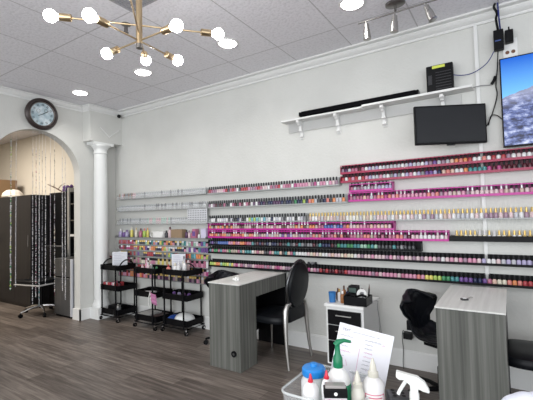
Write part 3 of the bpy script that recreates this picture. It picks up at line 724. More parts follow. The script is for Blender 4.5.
# ================================================================ CHAIRS
def oval_chair(label, loc, rz):
    # local: faces -X, seat centre at the origin, backrest at +x
    t = thing('oval_back_chair', label, 'chair', loc, rz, 'oval back chairs')
    st = MB(); 
    pts = []
    n = 36
    def seat_ring(r, z):
        out = []
        for k in range(n):
            a = 2*PI*k/n; c_, s_ = math.cos(a), math.sin(a)
            e = .55
            out.append((math.copysign(abs(c_)**e, c_)*.225*r, math.copysign(abs(s_)**e, s_)*.235*r, z))
        return out
    rings = [seat_ring(.90, .385), seat_ring(.98, .39), seat_ring(1, .405), seat_ring(1, .43), seat_ring(.96, .447), seat_ring(.80, .458), seat_ring(.4, .463), seat_ring(.02, .464)]
    vs = [v for r in rings for v in r]
    fs = [(i*n+k, i*n+(k+1) % n, (i+1)*n+(k+1) % n, (i+1)*n+k) for i in range(len(rings)-1) for k in range(n)]+[tuple(range(n))[::-1]]
    st.add(vs, fs).build('seat', M_blackf, t)
    # oval backrest tilted back
    R = Matrix.Rotation(math.radians(90+7), 3, 'Y')
    bc = Vector((.258, 0, .735))
    def oval(prof): 
        m = MB(); vs = []
        for r, d in prof:
            for k in range(40):
                a = 2*PI*k/40; vs.append(R @ Vector((math.cos(a)*.228*r, math.sin(a)*.182*r, d))+bc)
        N = 40
        fs = [(i*N+k, i*N+(k+1) % N, (i+1)*N+(k+1) % N, (i+1)*N+k) for i in range(len(prof)-1) for k in range(N)]
        fs += [tuple(range(N))[::-1], tuple(range((len(prof)-1)*N, len(prof)*N))]
        return m.add(vs, fs)
    oval([(.2, -.048), (.7, -.044), (.9, -.030), (.955, -.012), (.955, .012), (.9, .026), (.6, .034), (.2, .036)]).build('backrest', M_blackf, t)
    N = 48
    fr = MB().tube([R @ Vector((math.cos(2*PI*k/N)*.232, math.sin(2*PI*k/N)*.186, 0))+bc for k in range(N+1)], .0135, 10, caps=False)
    fr.build('back_frame', mat('gunmetal', (.10, .10, .105), .18, .9), t)
    MB().box(.225, .25, -.135, .135, .40, .535).build('lumbar_panel', M_blackf, t, bevel=.008)
    for sy in (-1, 1):
        MB().tube([(.248, sy*.120, .575), (.236, sy*.155, .565), (.228, sy*.178, .52), (.232, sy*.188, .44), (.238, sy*.196, .33), (.250, sy*.204, .15), (.272, sy*.212, .0)], [.013, .020, .026, .025, .021, .016, .012], 10).build('leg', M_nickel, t)
    for sy in (-1, 1):
        MB().tube([(-.190, sy*.19, .39), (-.192, sy*.19, .37), (-.195, sy*.192, .35), (-.195, sy*.192, .32), (-.197, sy*.193, .30), (-.205, sy*.197, .0)], [.017, .021, .013, .020, .013, .009], 10).build('leg', M_nickel, t)
    return t
oval_chair('black oval-back chair with metal legs beside the left desk', (-1.99, 3.20, 0), math.radians(-3))
oval_chair('black padded chair seat at the right edge beside the right desk', (.12, 3.12, 0), math.radians(2))

M_quilt = None
def shell_chair(name, label, loc, rz, group=None):
    # local: faces +X, seat centre at origin
    t = thing(name, label, 'chair', loc, rz, group)
    def shell(u, v):
        # v 0..1 from seat front to back top, u 0..1 across
        pr = [(.22, .43), (.20, .455), (.10, .452), (.0, .448), (-.10, .455), (-.165, .49), (-.195, .55), (-.215, .62), (-.235, .70), (-.25, .755), (-.255, .778)]
        wd = [.15, .19, .22, .215, .165, .108, .118, .18, .215, .195, .13]
        f = v*(len(pr)-1); i = min(int(f), len(pr)-2); a = f-i
        x = pr[i][0]*(1-a)+pr[i+1][0]*a; z = pr[i][1]*(1-a)+pr[i+1][1]*a; w_ = wd[i]*(1-a)+wd[i+1]*a
        s_ = u*2-1
        back = max(0, (v-.5)*2)
        q = 0
        if .06 < v < .97:
            q = .0035*(abs(math.sin(PI*(u*5+v*9)))*abs(math.sin(PI*(u*5-v*9))))
        x2 = x+s_*s_*(.11*back)+q*back*1.6
        z2 = z+s_*s_*(.045*(1-back))+q*(1-back)*1.6
        z2 -= abs(s_)**2.5*.06*back**2
        return Vector((x2, s_*w_*(1 if abs(s_) < 1 else 1), z2))
    sm = MB().grid(shell, 45, 61)
    sm.build('shell', mat('quilted_leather', (.005, .006, .009), .30, 0, .5), t, solid=.022)
    MB().tube([shell(0, .02+.96*k/40)+Vector((0, -.002, 0)) for k in range(41)]+[shell(k/12, .995) for k in range(13)]+[shell(1, .98-.96*k/40)+Vector((0, .002, 0)) for k in range(41)], .012, 8).build('piping', M_blackf, t)
    MB().cyl((0, 0, .08), (0, 0, .25), .028, .028, 14).cyl((0, 0, .25), (0, 0, .415), .018, .018, 12).box(-.09, .09, -.07, .07, .405, .432).build('gas_lift', M_blackm, t)
    for k in range(5):
        a = 2*PI*k/5+.3; d = Vector((math.cos(a), math.sin(a), 0))
        lg = MB().tube([d*.02+Vector((0, 0, .095)), d*.15+Vector((0, 0, .088)), d*.27+Vector((0, 0, .066))], [.020, .016, .011], 8).build('leg', M_chrome if 'chrome' in label else M_blackm, t)
        MB().cyl(d*.27+Vector((-d.y, d.x, 0))*.014+Vector((0, 0, .026)), d*.27-Vector((-d.y, d.x, 0))*.014+Vector((0, 0, .026)), .026, .026, 14).tube([d*.27+Vector((0, 0, .05)), d*.27+Vector((0, 0, .07))], .008, 6).build('caster', M_black, lg)
    return t
shell_chair('quilted_chair', 'black quilted leather shell chair on the left side of the right desk', (-.47, 3.05, 0), math.radians(-25), 'quilted shell chairs')
shell_chair('quilted_chair', 'black quilted chair mostly hidden behind the left desk, rounded back showing', (-2.62, 3.24, 0), math.radians(-28), 'quilted shell chairs')

# ================================================================ SMALL CABINET
cb = thing('drawer_cabinet', 'small white rolling cabinet with black drawer fronts against the wall', 'cabinet', (-1.40, 3.08, 0))
MB().box(0, .34, .01, .43, .09, .59).build('carcass', M_white, cb, bevel=.002)
MB().box(-.008, .348, -.012, .44, .5905, .615).build('worktop', M_white, cb, bevel=.004)
for z0, z1 in ((.44, .565), (.305, .432), (.11, .297)):
    d = MB().box(.022, .318, -.008, .0095, z0, z1).build('drawer', M_blackg, cb, bevel=.002)
    MB().box(.10, .24, -.024, -.018, (z0+z1)/2+.018, (z0+z1)/2+.026).box(.105, .112, -.018, -.0085, (z0+z1)/2+.018, (z0+z1)/2+.026).box(.228, .235, -.018, -.0085, (z0+z1)/2+.018, (z0+z1)/2+.026).build('handle', M_nickel, d)
for x, y in ((.04, .05), (.30, .05), (.04, .39), (.30, .39)):
    MB().cyl((x-.012, y, .03), (x+.012, y, .03), .0295, .0295, 14).box(x-.012, x+.012, y-.012, y+.012, .058, .0895).build('caster', M_black, cb)
ZC = .6155
cu = thing('blue_cup', 'small translucent blue cup at the left of the white cabinet top', 'cup', (-1.362, 3.15, ZC))
MB().lathe([(.028, 0), (.034, .09), (.030, .09), (.024, .004)], n=20).build('cup', mat('blue_glass', (.04, .17, .42), .12), cu)
def small_jar(x, y, r, h, c1, c2, l):
    return bottle('cuticle_bottle', l, (x, y, ZC), r, h, c1, c2)
amber = mat('amber', (.30, .12, .04), .15)
small_jar(-1.31, 3.19, .018, .115, mat('bottle_pale', (.62, .60, .58), .3), mat('gold_cap', (.40, .25, .06), .3), 'pale bottle with gold cap beside the blue cup')
small_jar(-1.268, 3.16, .020, .105, amber, M_white, 'amber bottle with white cap in the middle of the cabinet top cluster')
small_jar(-1.290, 3.25, .020, .135, amber, pm('brown'), 'taller amber bottle with brown cap at the back of the cluster')
small_jar(-1.245, 3.23, .018, .125, pm('navy'), pm('brown'), 'navy bottle with brown cap next to the black basket')
small_jar(-1.345, 3.24, .018, .11, pm('brown'), pm('burgundy'), 'small brown bottle behind the blue cup')
bs = thing('black_basket', 'black caddy full of tools on the white cabinet', 'caddy', (-1.135, 3.18, ZC))
b = MB(); b.box(-.10, .10, -.085, .085, 0, .006)
for (xa, xb, ya, yb) in ((-.10, .10, -.085, -.080), (-.10, .10, .080, .085), (-.10, -.095, -.08, .08), (.095, .10, -.08, .08)): b.box(xa, xb, ya, yb, .006, .075)
b.build('tray', M_blackg, bs, bevel=.002)
MB().box(-.075, .0, -.03, .05, .0065, .155).box(-.07, -.005, -.031, -.0305, .10, .14, 1).build('divider', [M_black, mat('lid_grey', (.05, .08, .07), .3)], bs, bevel=.003)
MB().tube([(-.09, -.06, .075), (-.05, -.07, .10), (.0, -.075, .08)], .012, 8).tube([(.02, -.06, .08), (.06, -.07, .095), (.09, -.05, .08)], .01, 8).build('tool_cord', M_blackm, bs)
tp = thing('tape_roll', 'white roll of tape standing in the black caddy', 'tape', (-1.085, 3.15, ZC+.060))
RX = Matrix.Rotation(PI/2, 3, 'X')
MB().lathe([(.020, -.014), (.045, -.014), (.045, .014), (.020, .014), (.020, -.014)], n=24, R=RX, c=(0, 0, .035), caps=False).build('roll', mat('tape_white', (.75, .75, .73), .5), tp)
MB().lathe([(.0195, -.015), (.0165, -.015), (.0165, .015), (.0195, .015)], n=20, R=RX, c=(0, 0, .035)).build('core', mat('tape_core', (.2, .2, .2), .5), tp)
pn = thing('nail_brush', 'dark brush handle standing upright at the right of the caddy', 'brush', (-1.055, 3.22, ZC+.008))
MB().tube([(0, 0, 0), (.004, 0, .08), (.008, 0, .125)], [.005, .007, .006], 8).build('handle', M_black, pn)
MB().tube([(.008, 0, .125), (.010, 0, .165)], [.006, .0015], 8).build('tip', pm('brown'), pn)
for x, y, z, h, c, l in ((-1.075, 3.13, .0065, .11, 'grey', 'grey file leaning in the caddy'), (-1.12, 3.245, .0065, .12, 'charcoal', 'dark file at the back of the caddy')):
    t = thing('nail_file', l, 'nail file', (x, y, ZC+z)); MB().box(-.008, .008, -.002, .002, 0, h).build('blade', pm(c), t, bevel=.001)
cord('power_cable', [(-1.04, 3.28, .63), (-1.0, 3.3, .628), (-1.035+.0, 3.4, .55), (-1.03, 3.46, .35), (-1.02, 3.50, .10), (-1.0, 3.51, .01)], .003, M_greyc, 'thin grey cord hanging down the right side of the white cabinet')
# lower wall outlet
lo = thing('wall_outlet', 'low wall outlet beside the quilted chair with black plugs', 'outlet', (-.775, W, .355))
MB().box(-.04, .04, -.006, 0, -.06, .06).build('plate', M_white, lo, bevel=.002)
ad = thing('plug_adapter', 'upper black plug adapter in the low outlet beside the quilted chair', 'adapter', (-.785, 3.535, .350))
MB().box(-.028, .028, -.03, .027, 0, .085).build('body', M_black, ad, bevel=.006)
ad = thing('plug_adapter', 'lower black plug adapter in the low outlet beside the quilted chair', 'adapter', (-.80, 3.53, .27))
MB().box(-.045, .03, -.035, .032, 0, .055).build('body', M_black, ad, bevel=.006)
cord('power_cable', [(-.81, 3.50, .29), (-.845, 3.52, .34), (-.86, 3.53, .27), (-.855, 3.535, .18), (-.86, 3.53, .06), (-.85, 3.50, .006)], .003, M_black, 'thin black cord dropping from the low outlet to the floor')
cord('power_cable', [(.06, 3.52, .33), (.08, 3.50, .22), (.11, 3.50, .18), (.15, 3.50, .02)], .003, M_black, 'thin black cord hanging under the chair seat at the right edge')

# ================================================================ TROLLEYS
def trolley(label, loc, rz=0, wd=.40, dp=.28, handles=True, midz=.42):
    t = thing('salon_trolley', label, 'trolley', loc, rz, 'black three-tier trolleys')
    def tray(z, h):
        b = MB(); b.box(-wd/2, wd/2, -dp/2, dp/2, z, z+.006)
        for (xa, xb, ya, yb) in ((-wd/2, wd/2, -dp/2-.004, -dp/2), (-wd/2, wd/2, dp/2, dp/2+.004), (-wd/2-.004, -wd/2, -dp/2, dp/2), (wd/2, wd/2+.004, -dp/2, dp/2)): b.box(xa, xb, ya, yb, z, z+h)
        b.tube([(-wd/2, -dp/2, z+h), (wd/2, -dp/2, z+h), (wd/2, dp/2, z+h), (-wd/2, dp/2, z+h), (-wd/2, -dp/2, z+h)], .005, 6)
        b.build('tray', M_blackm, t)
    tray(.70, .065); tray(midz, .068); tray(.095, .07)
    for sx in (-1, 1):
        for sy in (-1, 1):
            x, y = sx*(wd/2-.045), sy*(dp/2+.012)
            MB().cyl((x, y, .07), (x, y, .755), .0105, .0105, 10).build('post', M_blackm, t)
            x, y = sx*(wd/2-.005), sy*(dp/2+.01)
            c = MB().cyl((x-.011, y, .026), (x+.011, y, .026), .0255, .0255, 14).build('caster', M_black, t)
            MB().cyl((x-.0125, y, .026), (x+.0125, y, .026), .012, .012, 12).tube([(x, y, .048), (x, y, .07)], .008, 8).build('hub', M_chrome, c)
    r = MB().tube([(-wd/2, -dp/2-.01, .07), (wd/2, -dp/2-.01, .07), (wd/2, dp/2+.01, .07), (-wd/2, dp/2+.01, .07), (-wd/2, -dp/2-.01, .07)], .008, 8).build('base_frame', M_blackm, t)
    if handles:
        for sx in (-1, 1):
            MB().tube([(sx*(wd/2-.01)-sx*.03*math.sin(PI*k/12)*0, -dp/2+.03+(dp-.06)*k/12, .76+.075*math.sin(PI*k/12)**.7) for k in range(13)], .009, 8).build('handle', M_blackm, t)
    return t
T1, T2, T3 = (-4.70, 3.33, 0), (-3.965, 3.34, 0), (-3.475, 3.38, 0)
trolley('black three-tier trolley beside the column, leftmost of three', T1)
trolley('black three-tier trolley in the middle with a pink mask hanging off', T2, midz=.40, handles=False)
trolley('black three-tier trolley closest to the left desk, white bottles on top', T3, wd=.42, midz=.40, handles=False)
def paper_sign(label, loc, w_, h_, rz=0):
    t = thing('tabletop_sign', label, 'sign', loc, rz)
    MB().box(-w_/2, w_/2, -.003, .003, 0, h_).box(-w_/2, w_/2, -.03, .03, -.0, .003).build('holder', mat('sign_paper', (.66, .67, .72), .5), t)
    g = MB()
    for k in range(8): g.box(-w_*.38, w_*(.1+.25*random.random()), -.0045, -.0033, h_*(.88-.1*k), h_*(.88-.1*k)+.004)
    g.build('print', mat('print_grey', (.35, .33, .42), .6), t)
    return t
paper_sign('white printed sign standing on the trolley beside the column', (-4.66, 3.33, .7065), .21, .235, .6)
paper_sign('white printed sign standing on the trolley nearest the left desk', (-3.57, 3.41, .7065), .18, .235, .5)
fl = thing('red_flower', 'red artificial flower at the left corner of the trolley beside the column', 'flower', (-4.86, 3.36, .7065))
b = MB()
for k in range(7):
    a = 2*PI*k/7; b.tube([(0, 0, .14), (math.cos(a)*.03, math.sin(a)*.03, .155), (math.cos(a)*.06, math.sin(a)*.045, .15+.02*math.sin(a*2))], [.006, .014, .003], 6)
b.build('petals', pm('burgundy'), fl)
MB().tube([(0, 0, 0), (.0, 0, .07), (0, 0, .14)], .003, 6).build('stem', pm('green'), fl)
bottle('lotion_bottle', 'dark blue bottle behind the sign on the first trolley', (-4.76, 3.42, .7065), .022, .12, pm('navy'), pm('black'))
for i, (dx, dy, c, l) in enumerate(((-.16, -.10, 'red', 'left front'), (-.11, -.09, 'coral', 'second'), (-.06, -.10, 'red', 'third'), (-.01, -.08, 'rose', 'middle'), (.04, -.09, 'coral', 'fifth'), (.09, -.10, 'red', 'sixth'), (.15, -.09, 'burgundy', 'right front'), (-.08, .02, 'rose', 'left back'), (.06, .02, 'red', 'right back'))):
    o = bpy.data.objects.new('polish_pot', jar_mesh(c)); COL.objects.link(o); o.location = (T1[0]+dx, T1[1]+dy, .4265); o.scale = (1.25, 1.25, 1.6)
    tag(o, f'{c} pot in the middle tray of the first trolley, {l}', 'pot', 'red pots in the first trolley')
gj = thing('glass_jar', 'small glass jar with a silver lid in the lowest tray of the first trolley', 'jar', (-4.62, 3.27, .1015))
MB().lathe([(.035, 0), (.038, .01), (.038, .07), (.03, .08)], n=18).build('jar', mat('jar_glass', (.20, .21, .22), .15), gj)
MB().lathe([(.033, .08), (.033, .10), (.012, .108), (.012, .12)], n=18).build('lid', M_nickel, gj)
sbox('black_case', 'black case beside the jar in the lowest tray of the first trolley', -4.76, 3.33, .1015, .16, .14, .085, M_black)
# trolley 2 contents
for dx, dy, r, h, a, b_, l in ((-.13, -.07, .020, .10, 'blush', 'pink', 'pale pink bottle at the left of the middle trolley top'), (-.07, -.05, .024, .15, 'pink', 'blush', 'tall pink bottle on the middle trolley top'), (-.01, -.08, .022, .13, 'blush', 'white', 'pale pink bottle with white cap on the middle trolley top'), (-.10, .04, .020, .12, 'white', 'pink', 'white bottle with pink cap at the back of the middle trolley'),
                              (.06, .0, .018, .09, 'green', 'black', 'dark green bottle at the right of the middle trolley top'), (.10, -.09, .012, .07, 'white', 'mint', 'tiny white bottle with mint cap on the middle trolley')):
    bottle('lotion_bottle', l, (T2[0]+dx, T2[1]+dy, .7065), r, h, pm(a), pm(b_))
sbox('folded_paper', 'white folded paper in the middle tray of the middle trolley', T2[0]-.06, T2[1]-.02, .4065, .16, .10, .035, M_paper, rz=.3)
tag(MB().tube([(math.cos(a)*.15, 0, .0+.075*math.sin(a)) for a in [PI*k/12 for k in range(13)]], .007, 8).build('bent_cable', M_black, loc=(T2[0]+.02, T2[1]-.05, .4365)), 'black hose looped over the middle tray of the middle trolley', 'hose')
mk = thing('pink_face_mask', 'pink face mask hanging by a white loop from the middle trolley', 'mask', (T2[0]+.17, T2[1]-.165, .33))
MB().grid(lambda u, v: Vector((-.03+.11*u+.02*v, -.012-.02*math.sin(PI*u)-.004*math.sin(v*18), .16-.13*v-.035*u)), 9, 25).build('fabric', mat('mask_pink', (.42, .16, .30), .8), mk, solid=.002)
MB().tube([(-.03, -.01, .155), (-.055, -.012, .08), (-.062, -.012, .0), (-.04, -.012, -.045), (-.018, -.012, -.02), (-.015, -.012, .06), (-.025, -.01, .155)], .0065, 6).build('ear_loop', mat('loop_white', (.75, .75, .72), .7), mk)
sbox('paper_tray', 'pale flat packet in the lowest tray of the middle trolley', T2[0]-.07, T2[1]-.01, .1015, .22, .22, .068, mat('packet_grey', (.36, .36, .36), .5))
sbox('dark_case', 'dark red-brown case at the right of the middle trolley lowest tray', T2[0]+.12, T2[1], .1015, .12, .20, .06, mat('dark_case', (.035, .012, .012), .5))
# trolley 3 contents
for dx, dy, r, h, a, b_, l in ((-.14, -.10, .026, .115, 'coral', 'red', 'orange-red bottle at the left of the third trolley'), (-.02, -.10, .030, .14, 'white', 'cream', 'wide white bottle at the front of the third trolley'), (.05, -.11, .026, .16, 'white', 'white', 'tall white bottle in the middle of the third trolley'), (.10, -.06, .028, .19, 'white', 'silver', 'tallest white bottle on the third trolley'), (.0, .03, .020, .21, 'cream', 'black', 'cream bottle with black top at the back of the third trolley'), (.055, .05, .020, .215, 'blush', 'charcoal', 'blush bottle with charcoal top at the back of the third trolley'), (-.07, -.04, .022, .12, 'cream', 'white', 'cream bottle behind the wide white one')):
    bottle('lotion_bottle', l, (T3[0]+dx, T3[1]+dy, .7065), r, h, pm(a), pm(b_))
tag(MB().tube([(.05+.10*math.cos(a), 0, .07*math.sin(a)) for a in [PI*k/12 for k in range(13)]], .008, 8).build('tool_hose', M_black, loc=(T3[0]+.09, T3[1]-.03, .7065+.06)), 'curved black tool hose at the right of the third trolley top', 'hose')
for i, (dx, c) in enumerate(((-.13, 'purple'), (-.04, 'lavender'), (.05, 'plum'), (.13, 'purple'))):
    bottle('lotion_bottle', f'{c} bottle in the middle tray of the third trolley, {ordinal(i+1)} from the left', (T3[0]+dx, T3[1]-.02, .4065), .022, .09, pm(c), pm('black'))
bg = thing('cotton_bag', 'blue and white plastic bag of cotton in the third trolley lowest tray', 'bag', (T3[0], T3[1]-.02, .1015))
def bagf(c0, sx_, sy_, h_):
    n, prof = 20, [(.9, 0), (1, .2), (1, .45), (.85, .7), (.55, .9), (.15, 1)]
    return MB().lathe([(p, q*h_) for p, q in prof], c0, n, sx=sx_, sy=sy_)
bagf((.05, 0, 0), .14, .11, .125).build('white_end', mat('cotton_white', (.72, .74, .74), .5), bg)
bagf((-.125, -.01, 0), .07, .11, .085).build('blue_end', mat('bag_blue', (.02, .07, .32), .4), bg)

# ================================================================ BACK ROOM
def tall_cab(label, x0, x1, y0, y1, h, n, m=M_darkwood, name='tall_cabinet', handles=True):
    t = thing(name, label, 'cabinet', (x0, y0, 0)); L = x1-x0
    MB().box(0, L, .02, y1-y0, 0, h).build('carcass', m, t)
    for k in range(n):
        d = MB().box(L*k/n+.003, L*(k+1)/n-.003, 0, .0195, .06, h-.004).build('door', m, t)
        if handles: MB().cyl((L*(k+1)/n-.05 if k % 2 == 0 else L*k/n+.05, -.02, 1.0), (L*(k+1)/n-.05 if k % 2 == 0 else L*k/n+.05, -.02, 1.18), .005, .005, 8).build('handle', M_darknickel, d)
    return t
tall_cab('tall charcoal woodgrain cabinet wall seen through the arch', -9.4, -6.50, 3.0, 3.50, 1.84, 5)
tall_cab('black tall cabinet set back behind the bead strands and office chair', -6.47, -5.93, 3.28, 3.54, 1.87, 1, M_black, handles=False)
tag(MB().box(-5.925, -5.885, 3.28, 3.54, 0, 1.93).build('cabinet_divider', mat('pale_post', (.42, .41, .38), .6)), 'narrow pale post between the black cabinet and the black shelving', 'post')
us = thing('shelving_unit', 'black open shelving standing behind the small fridge', 'shelving', (-5.88, 3.30, 0))
MB().box(0, .52, .19, .2, 0, 1.86).build('back_panel', M_black, us)
for xx in (0, .50): MB().box(xx, xx+.02, 0, .1895, 0, 1.86).build('side_panel', M_black, us)
for z in (.86, 1.12, 1.38, 1.84): MB().box(.0205, .4995, 0, .1895, z, z+.018).build('shelf', M_black, us)
for z in (1.40, 1.66): MB().box(.0205, .4995, -.004, -.0005, z, z+.012).build('rail', M_nickel, us)
MB().box(.0, .52, -.006, -.0005, 1.15, 1.185).build('white_edge', M_white, us)
fr = thing('mini_fridge', 'small two-door grey refrigerator beyond the arch', 'refrigerator', (-5.74, 2.98, 0))
MB().box(0, .46, .03, .30, .03, .845).build('cabinet', M_fridge, fr, bevel=.004)
MB().box(0, .43, 0, .0295, .03, .565).build('door', M_fridge, fr, bevel=.005); MB().box(0, .43, 0, .0295, .585, .845).build('freezer_door', M_fridge, fr, bevel=.005)
MB().box(.4305, .46, -.004, .0295, .03, .845).build('silver_edge', M_silver, fr, bevel=.003)
MB().box(.02, .41, .008, .029, .566, .584).build('handle_groove', M_black, fr); MB().box(.01, .45, .02, .29, 0, .0295).build('base', M_black, fr)
# office chair
oc = thing('office_chair', 'office chair with chrome base among the bead strands in the back room', 'chair', (-6.04, 2.94, 0), .2)
MB().box(-.26, .26, -.25, .22, .455, .475).build('seat_pan', mat('pale_edge', (.50, .50, .50), .4), oc, bevel=.008)
MB().box(-.25, .25, -.24, .22, .476, .53).build('seat', M_blackf, oc, bevel=.02)
MB().box(-.23, .23, .20, .26, .56, 1.02).build('backrest', M_blackf, oc, bevel=.03)
MB().tube([(0, .10, .452), (0, .25, .46), (0, .285, .60), (0, .265, .75)], .014, 8).build('back_bar', M_black, oc)
MB().cyl((0, 0, .09), (0, 0, .452), .025, .022, 14).build('gas_lift', M_black, oc)
for k in range(5):
    a = 2*PI*k/5+.75; d = Vector((math.cos(a), math.sin(a), 0))
    lg = MB().tube([d*.02+Vector((0, 0, .12)), d*.15+Vector((0, 0, .11)), d*.29+Vector((0, 0, .07))], [.022, .018, .012], 8).build('leg', M_chrome, oc)
    MB().cyl(d*.29+Vector((-d.y, d.x, 0))*.018+Vector((0, 0, .028)), d*.29-Vector((-d.y, d.x, 0))*.018+Vector((0, 0, .028)), .028, .028, 14).tube([d*.29+Vector((0, 0, .05)), d*.29+Vector((0, 0, .075))], .008, 6).build('caster', M_black, lg)
sbox('cardboard_box', 'brown cardboard box on top of the tall charcoal cabinets', -8.25, 3.25, 1.841, .62, .34, .36, M_card)
hb = thing('white_hat', 'white rounded sun hat lying on top of the tall charcoal cabinets', 'hat', (-7.53, 3.17, 1.841))
MB().lathe([(.02, .15), (.12, .135), (.19, .085), (.21, .03), (.20, .012)][::-1], n=28, sx=1.1, sy=.75).build('crown', mat('hat_white', (.72, .68, .62), .7), hb)
MB().lathe([(.27, .0), (.26, .012), (.2, .012), (.2, .0)], n=32, sx=1.1, sy=.5).build('brim', mat('hat_white', (0, 0, 0)), hb)
tw = thing('dry_twigs', 'small dry branch lying on the black cabinet top', 'twigs', (-6.33, 3.36, 1.871))
MB().tube([(-.28, -.04, .16), (-.1, 0, .09), (.06, 0, .03), (.12, .02, .006)], [.005, .009, .010, .008], 6).tube([(-.02, 0, .06), (.06, 0, .12), (.15, .02, .15)], [.007, .005, .003], 6).tube([(-.14, -.02, .10), (-.08, -.03, .15)], [.006, .003], 6).build('branches', mat('twig', (.12, .07, .05), .8), tw)
pf = thing('purple_flowers', 'bunch of purple artificial flowers on the black cabinet top', 'flowers', (-6.03, 3.36, 1.871))
b = MB()
for k in range(16): b.sphere((random.uniform(-.13, .08), random.uniform(-.05, .05), .03+random.random()*.08), .018+random.random()*.012, 8)
b.build('blossoms', pm('purple'), pf)
MB().tube([(-.1, 0, .01), (.0, 0, .02), (.08, 0, .012)], .012, 6).build('stems', pm('green'), pf)

# bead strands in the arch
BC = dict(a=[('cream', .4), ('green', .3), ('silver', .3)], b=[('silver', 1)], c=[('silver', .5), ('charcoal', .3), ('rose', .2)], d=[('white', .7), ('silver', .3)])
def strand(y, z0, z1, r, cols, label, xs=XL-.075, gap=1.0):
    t = thing('bead_strand', label, 'bead strand', (xs, y, 0), group='bead strands hanging in the arch')
    zt = cz+math.sqrt(max(R0*R0-(y-cy)**2, 0)) - .002
    MB().cyl((0, 0, z1), (0, 0, zt), .0012, .0012, 4).build('thread', M_silver, t)
    b = MB(); z = z0; names = [c for c, _ in cols]; ws = [w_ for _, w_ in cols]
    while z < z1:
        c = random.choices(names, ws)[0]; rr = r*random.uniform(.35, .8)*(1 if z < 1.75 else .85)
        if random.random() > gap*(1 if z < 1.75 else .45): rr *= .3
        if True:
            b.lathe([(.0008, -rr), (rr, 0), (.0008, rr)], (random.uniform(-1, 1)*r*.2, random.uniform(-1, 1)*r*.2, z), 6, names.index(c))
        z += rr*1.7
    b.build('beads', [cmat(n) for n in names], t)
ys = [(2.158, .57, 2.44, .016, [('silver', 3), ('lime', 1), ('green', 1.2), ('cream', 2), ('white', 2)], 'thickest bead strand, green and silver, nearest the arch left side'),
      (2.215, .60, 2.44, .009, [('silver', 2), ('white', 1)], 'thin silver bead strand right of the thickest one'),
      (2.412, .34, 2.36, .010, [('silver', 2), ('white', 1), ('charcoal', 1)], 'silver bead strand, leftmost of the middle cluster'),
      (2.452, .42, 2.38, .011, [('silver', 2), ('rose', 1), ('charcoal', 1), ('white', 1)], 'silver and rose bead strand, second in the middle cluster'),
      (2.492, .30, 2.36, .010, [('white', 2), ('silver', 2), ('teal', .5)], 'long pale bead strand reaching lowest in the middle cluster'),
      (2.530, .62, 2.34, .008, [('silver', 2), ('charcoal', 1)], 'thin grey bead strand, fourth in the middle cluster'),
      (2.572, .57, 2.37, .010, [('white', 2), ('silver', 1), ('charcoal', .6)], 'pale bead strand ending at chair seat height'),
      (2.635, .66, 2.32, .009, [('silver', 2), ('mauve', 1)], 'silver and mauve bead strand left of the dotted pair'),
      (2.690, .40, 2.37, .011, [('silver', 2), ('cream', 1), ('burgundy', .7), ('charcoal', 1)], 'beige and burgundy bead strand beside the fridge'),
      (2.795, .45, 2.30, .011, [('white', 3), ('silver', 2)], 'white bead strand in front of the fridge, left of the pair'),
      (2.835, .32, 2.30, .011, [('white', 3), ('silver', 2)], 'white bead strand in front of the fridge, right of the pair')]
for a in ys: strand(*a)

# ================================================================ FOREGROUND TROLLEY AND SUPPLIES
ZT = .70
ft = thing('supply_cart', 'black supply cart at the bottom edge carrying bottles and the price sign', 'trolley', (-.165, 1.172, 0))
b = MB().box(-.515, .515, -.225, .225, ZT-.02, ZT-.0005)
for (xa, xb, ya, yb) in ((-.515, .515, -.230, -.226), (-.515, .515, .226, .230), (-.520, -.516, -.226, .226), (.516, .520, -.226, .226)): b.box(xa, xb, ya, yb, ZT-.02, ZT+.012)
b.build('tray', M_blackm, ft)
MB().box(-.5, .5, -.175, .175, .16, .175).build('lower_tray', M_blackm, ft)
for sx in (-1, 1):
    for sy in (-1, 1):
        MB().cyl((sx*.49, sy*.165, .06), (sx*.49, sy*.165, ZT-.021), .013, .013, 10).build('leg', M_blackm, ft)
        MB().cyl((sx*.49-.012, sy*.165, .03), (sx*.49+.012, sy*.165, .03), .0295, .0295, 14).build('caster', M_black, ft)
# clear bin
bn = thing('clear_bin', 'clear plastic bin with rounded rim holding the bottles at the bottom edge', 'bin', (-.535, 1.210, ZT))
def rrect(sx_, sy_, r, n=6):
    out = []
    for cx_, cy_, a0 in ((sx_-r, sy_-r, 0), (-sx_+r, sy_-r, PI/2), (-sx_+r, -sy_+r, PI), (sx_-r, -sy_+r, 1.5*PI)):
        for k in range(n+1): a = a0+PI/2*k/n; out.append((cx_+math.cos(a)*r, cy_+math.sin(a)*r))
    return out
o1, o2 = rrect(.132, .135, .035), rrect(.12, .12, .03)
N = len(o1); vs = [(x, y, .115) for x, y in o1]+[(x, y, .003) for x, y in o2]
MB().add(vs, [(k, (k+1) % N, N+(k+1) % N, N+k) for k in range(N)]+[tuple(range(N, 2*N))]).build('walls', M_clear, bn, solid=.002)
MB().tube([(x, y, .117) for x, y in o1]+[(o1[0][0], o1[0][1], .117)], .0042, 8, caps=False).build('rim', mat('clear_rim', (.75, .78, .78), .2, alpha=.45), bn)
ZB = ZT+.006
jr = thing('blue_lid_jar', 'clear jar with a bright blue screw lid in the bin', 'jar', (-.603, 1.212, ZB-.0))
MB().lathe([(.041, 0), (.046, .006), (.046, .110), (.038, .125), (.038, .131)], n=28).build('jar', mat('milky_plastic', (.78, .78, .78), .25, alpha=.9), jr)
MB().lathe([(.041, .131), (.042, .134), (.042, .152), (.037, .158), (.014, .162), (.013, .170), (.004, .172)], n=28).build('lid', mat('bright_blue', (.015, .22, .62), .3), jr)
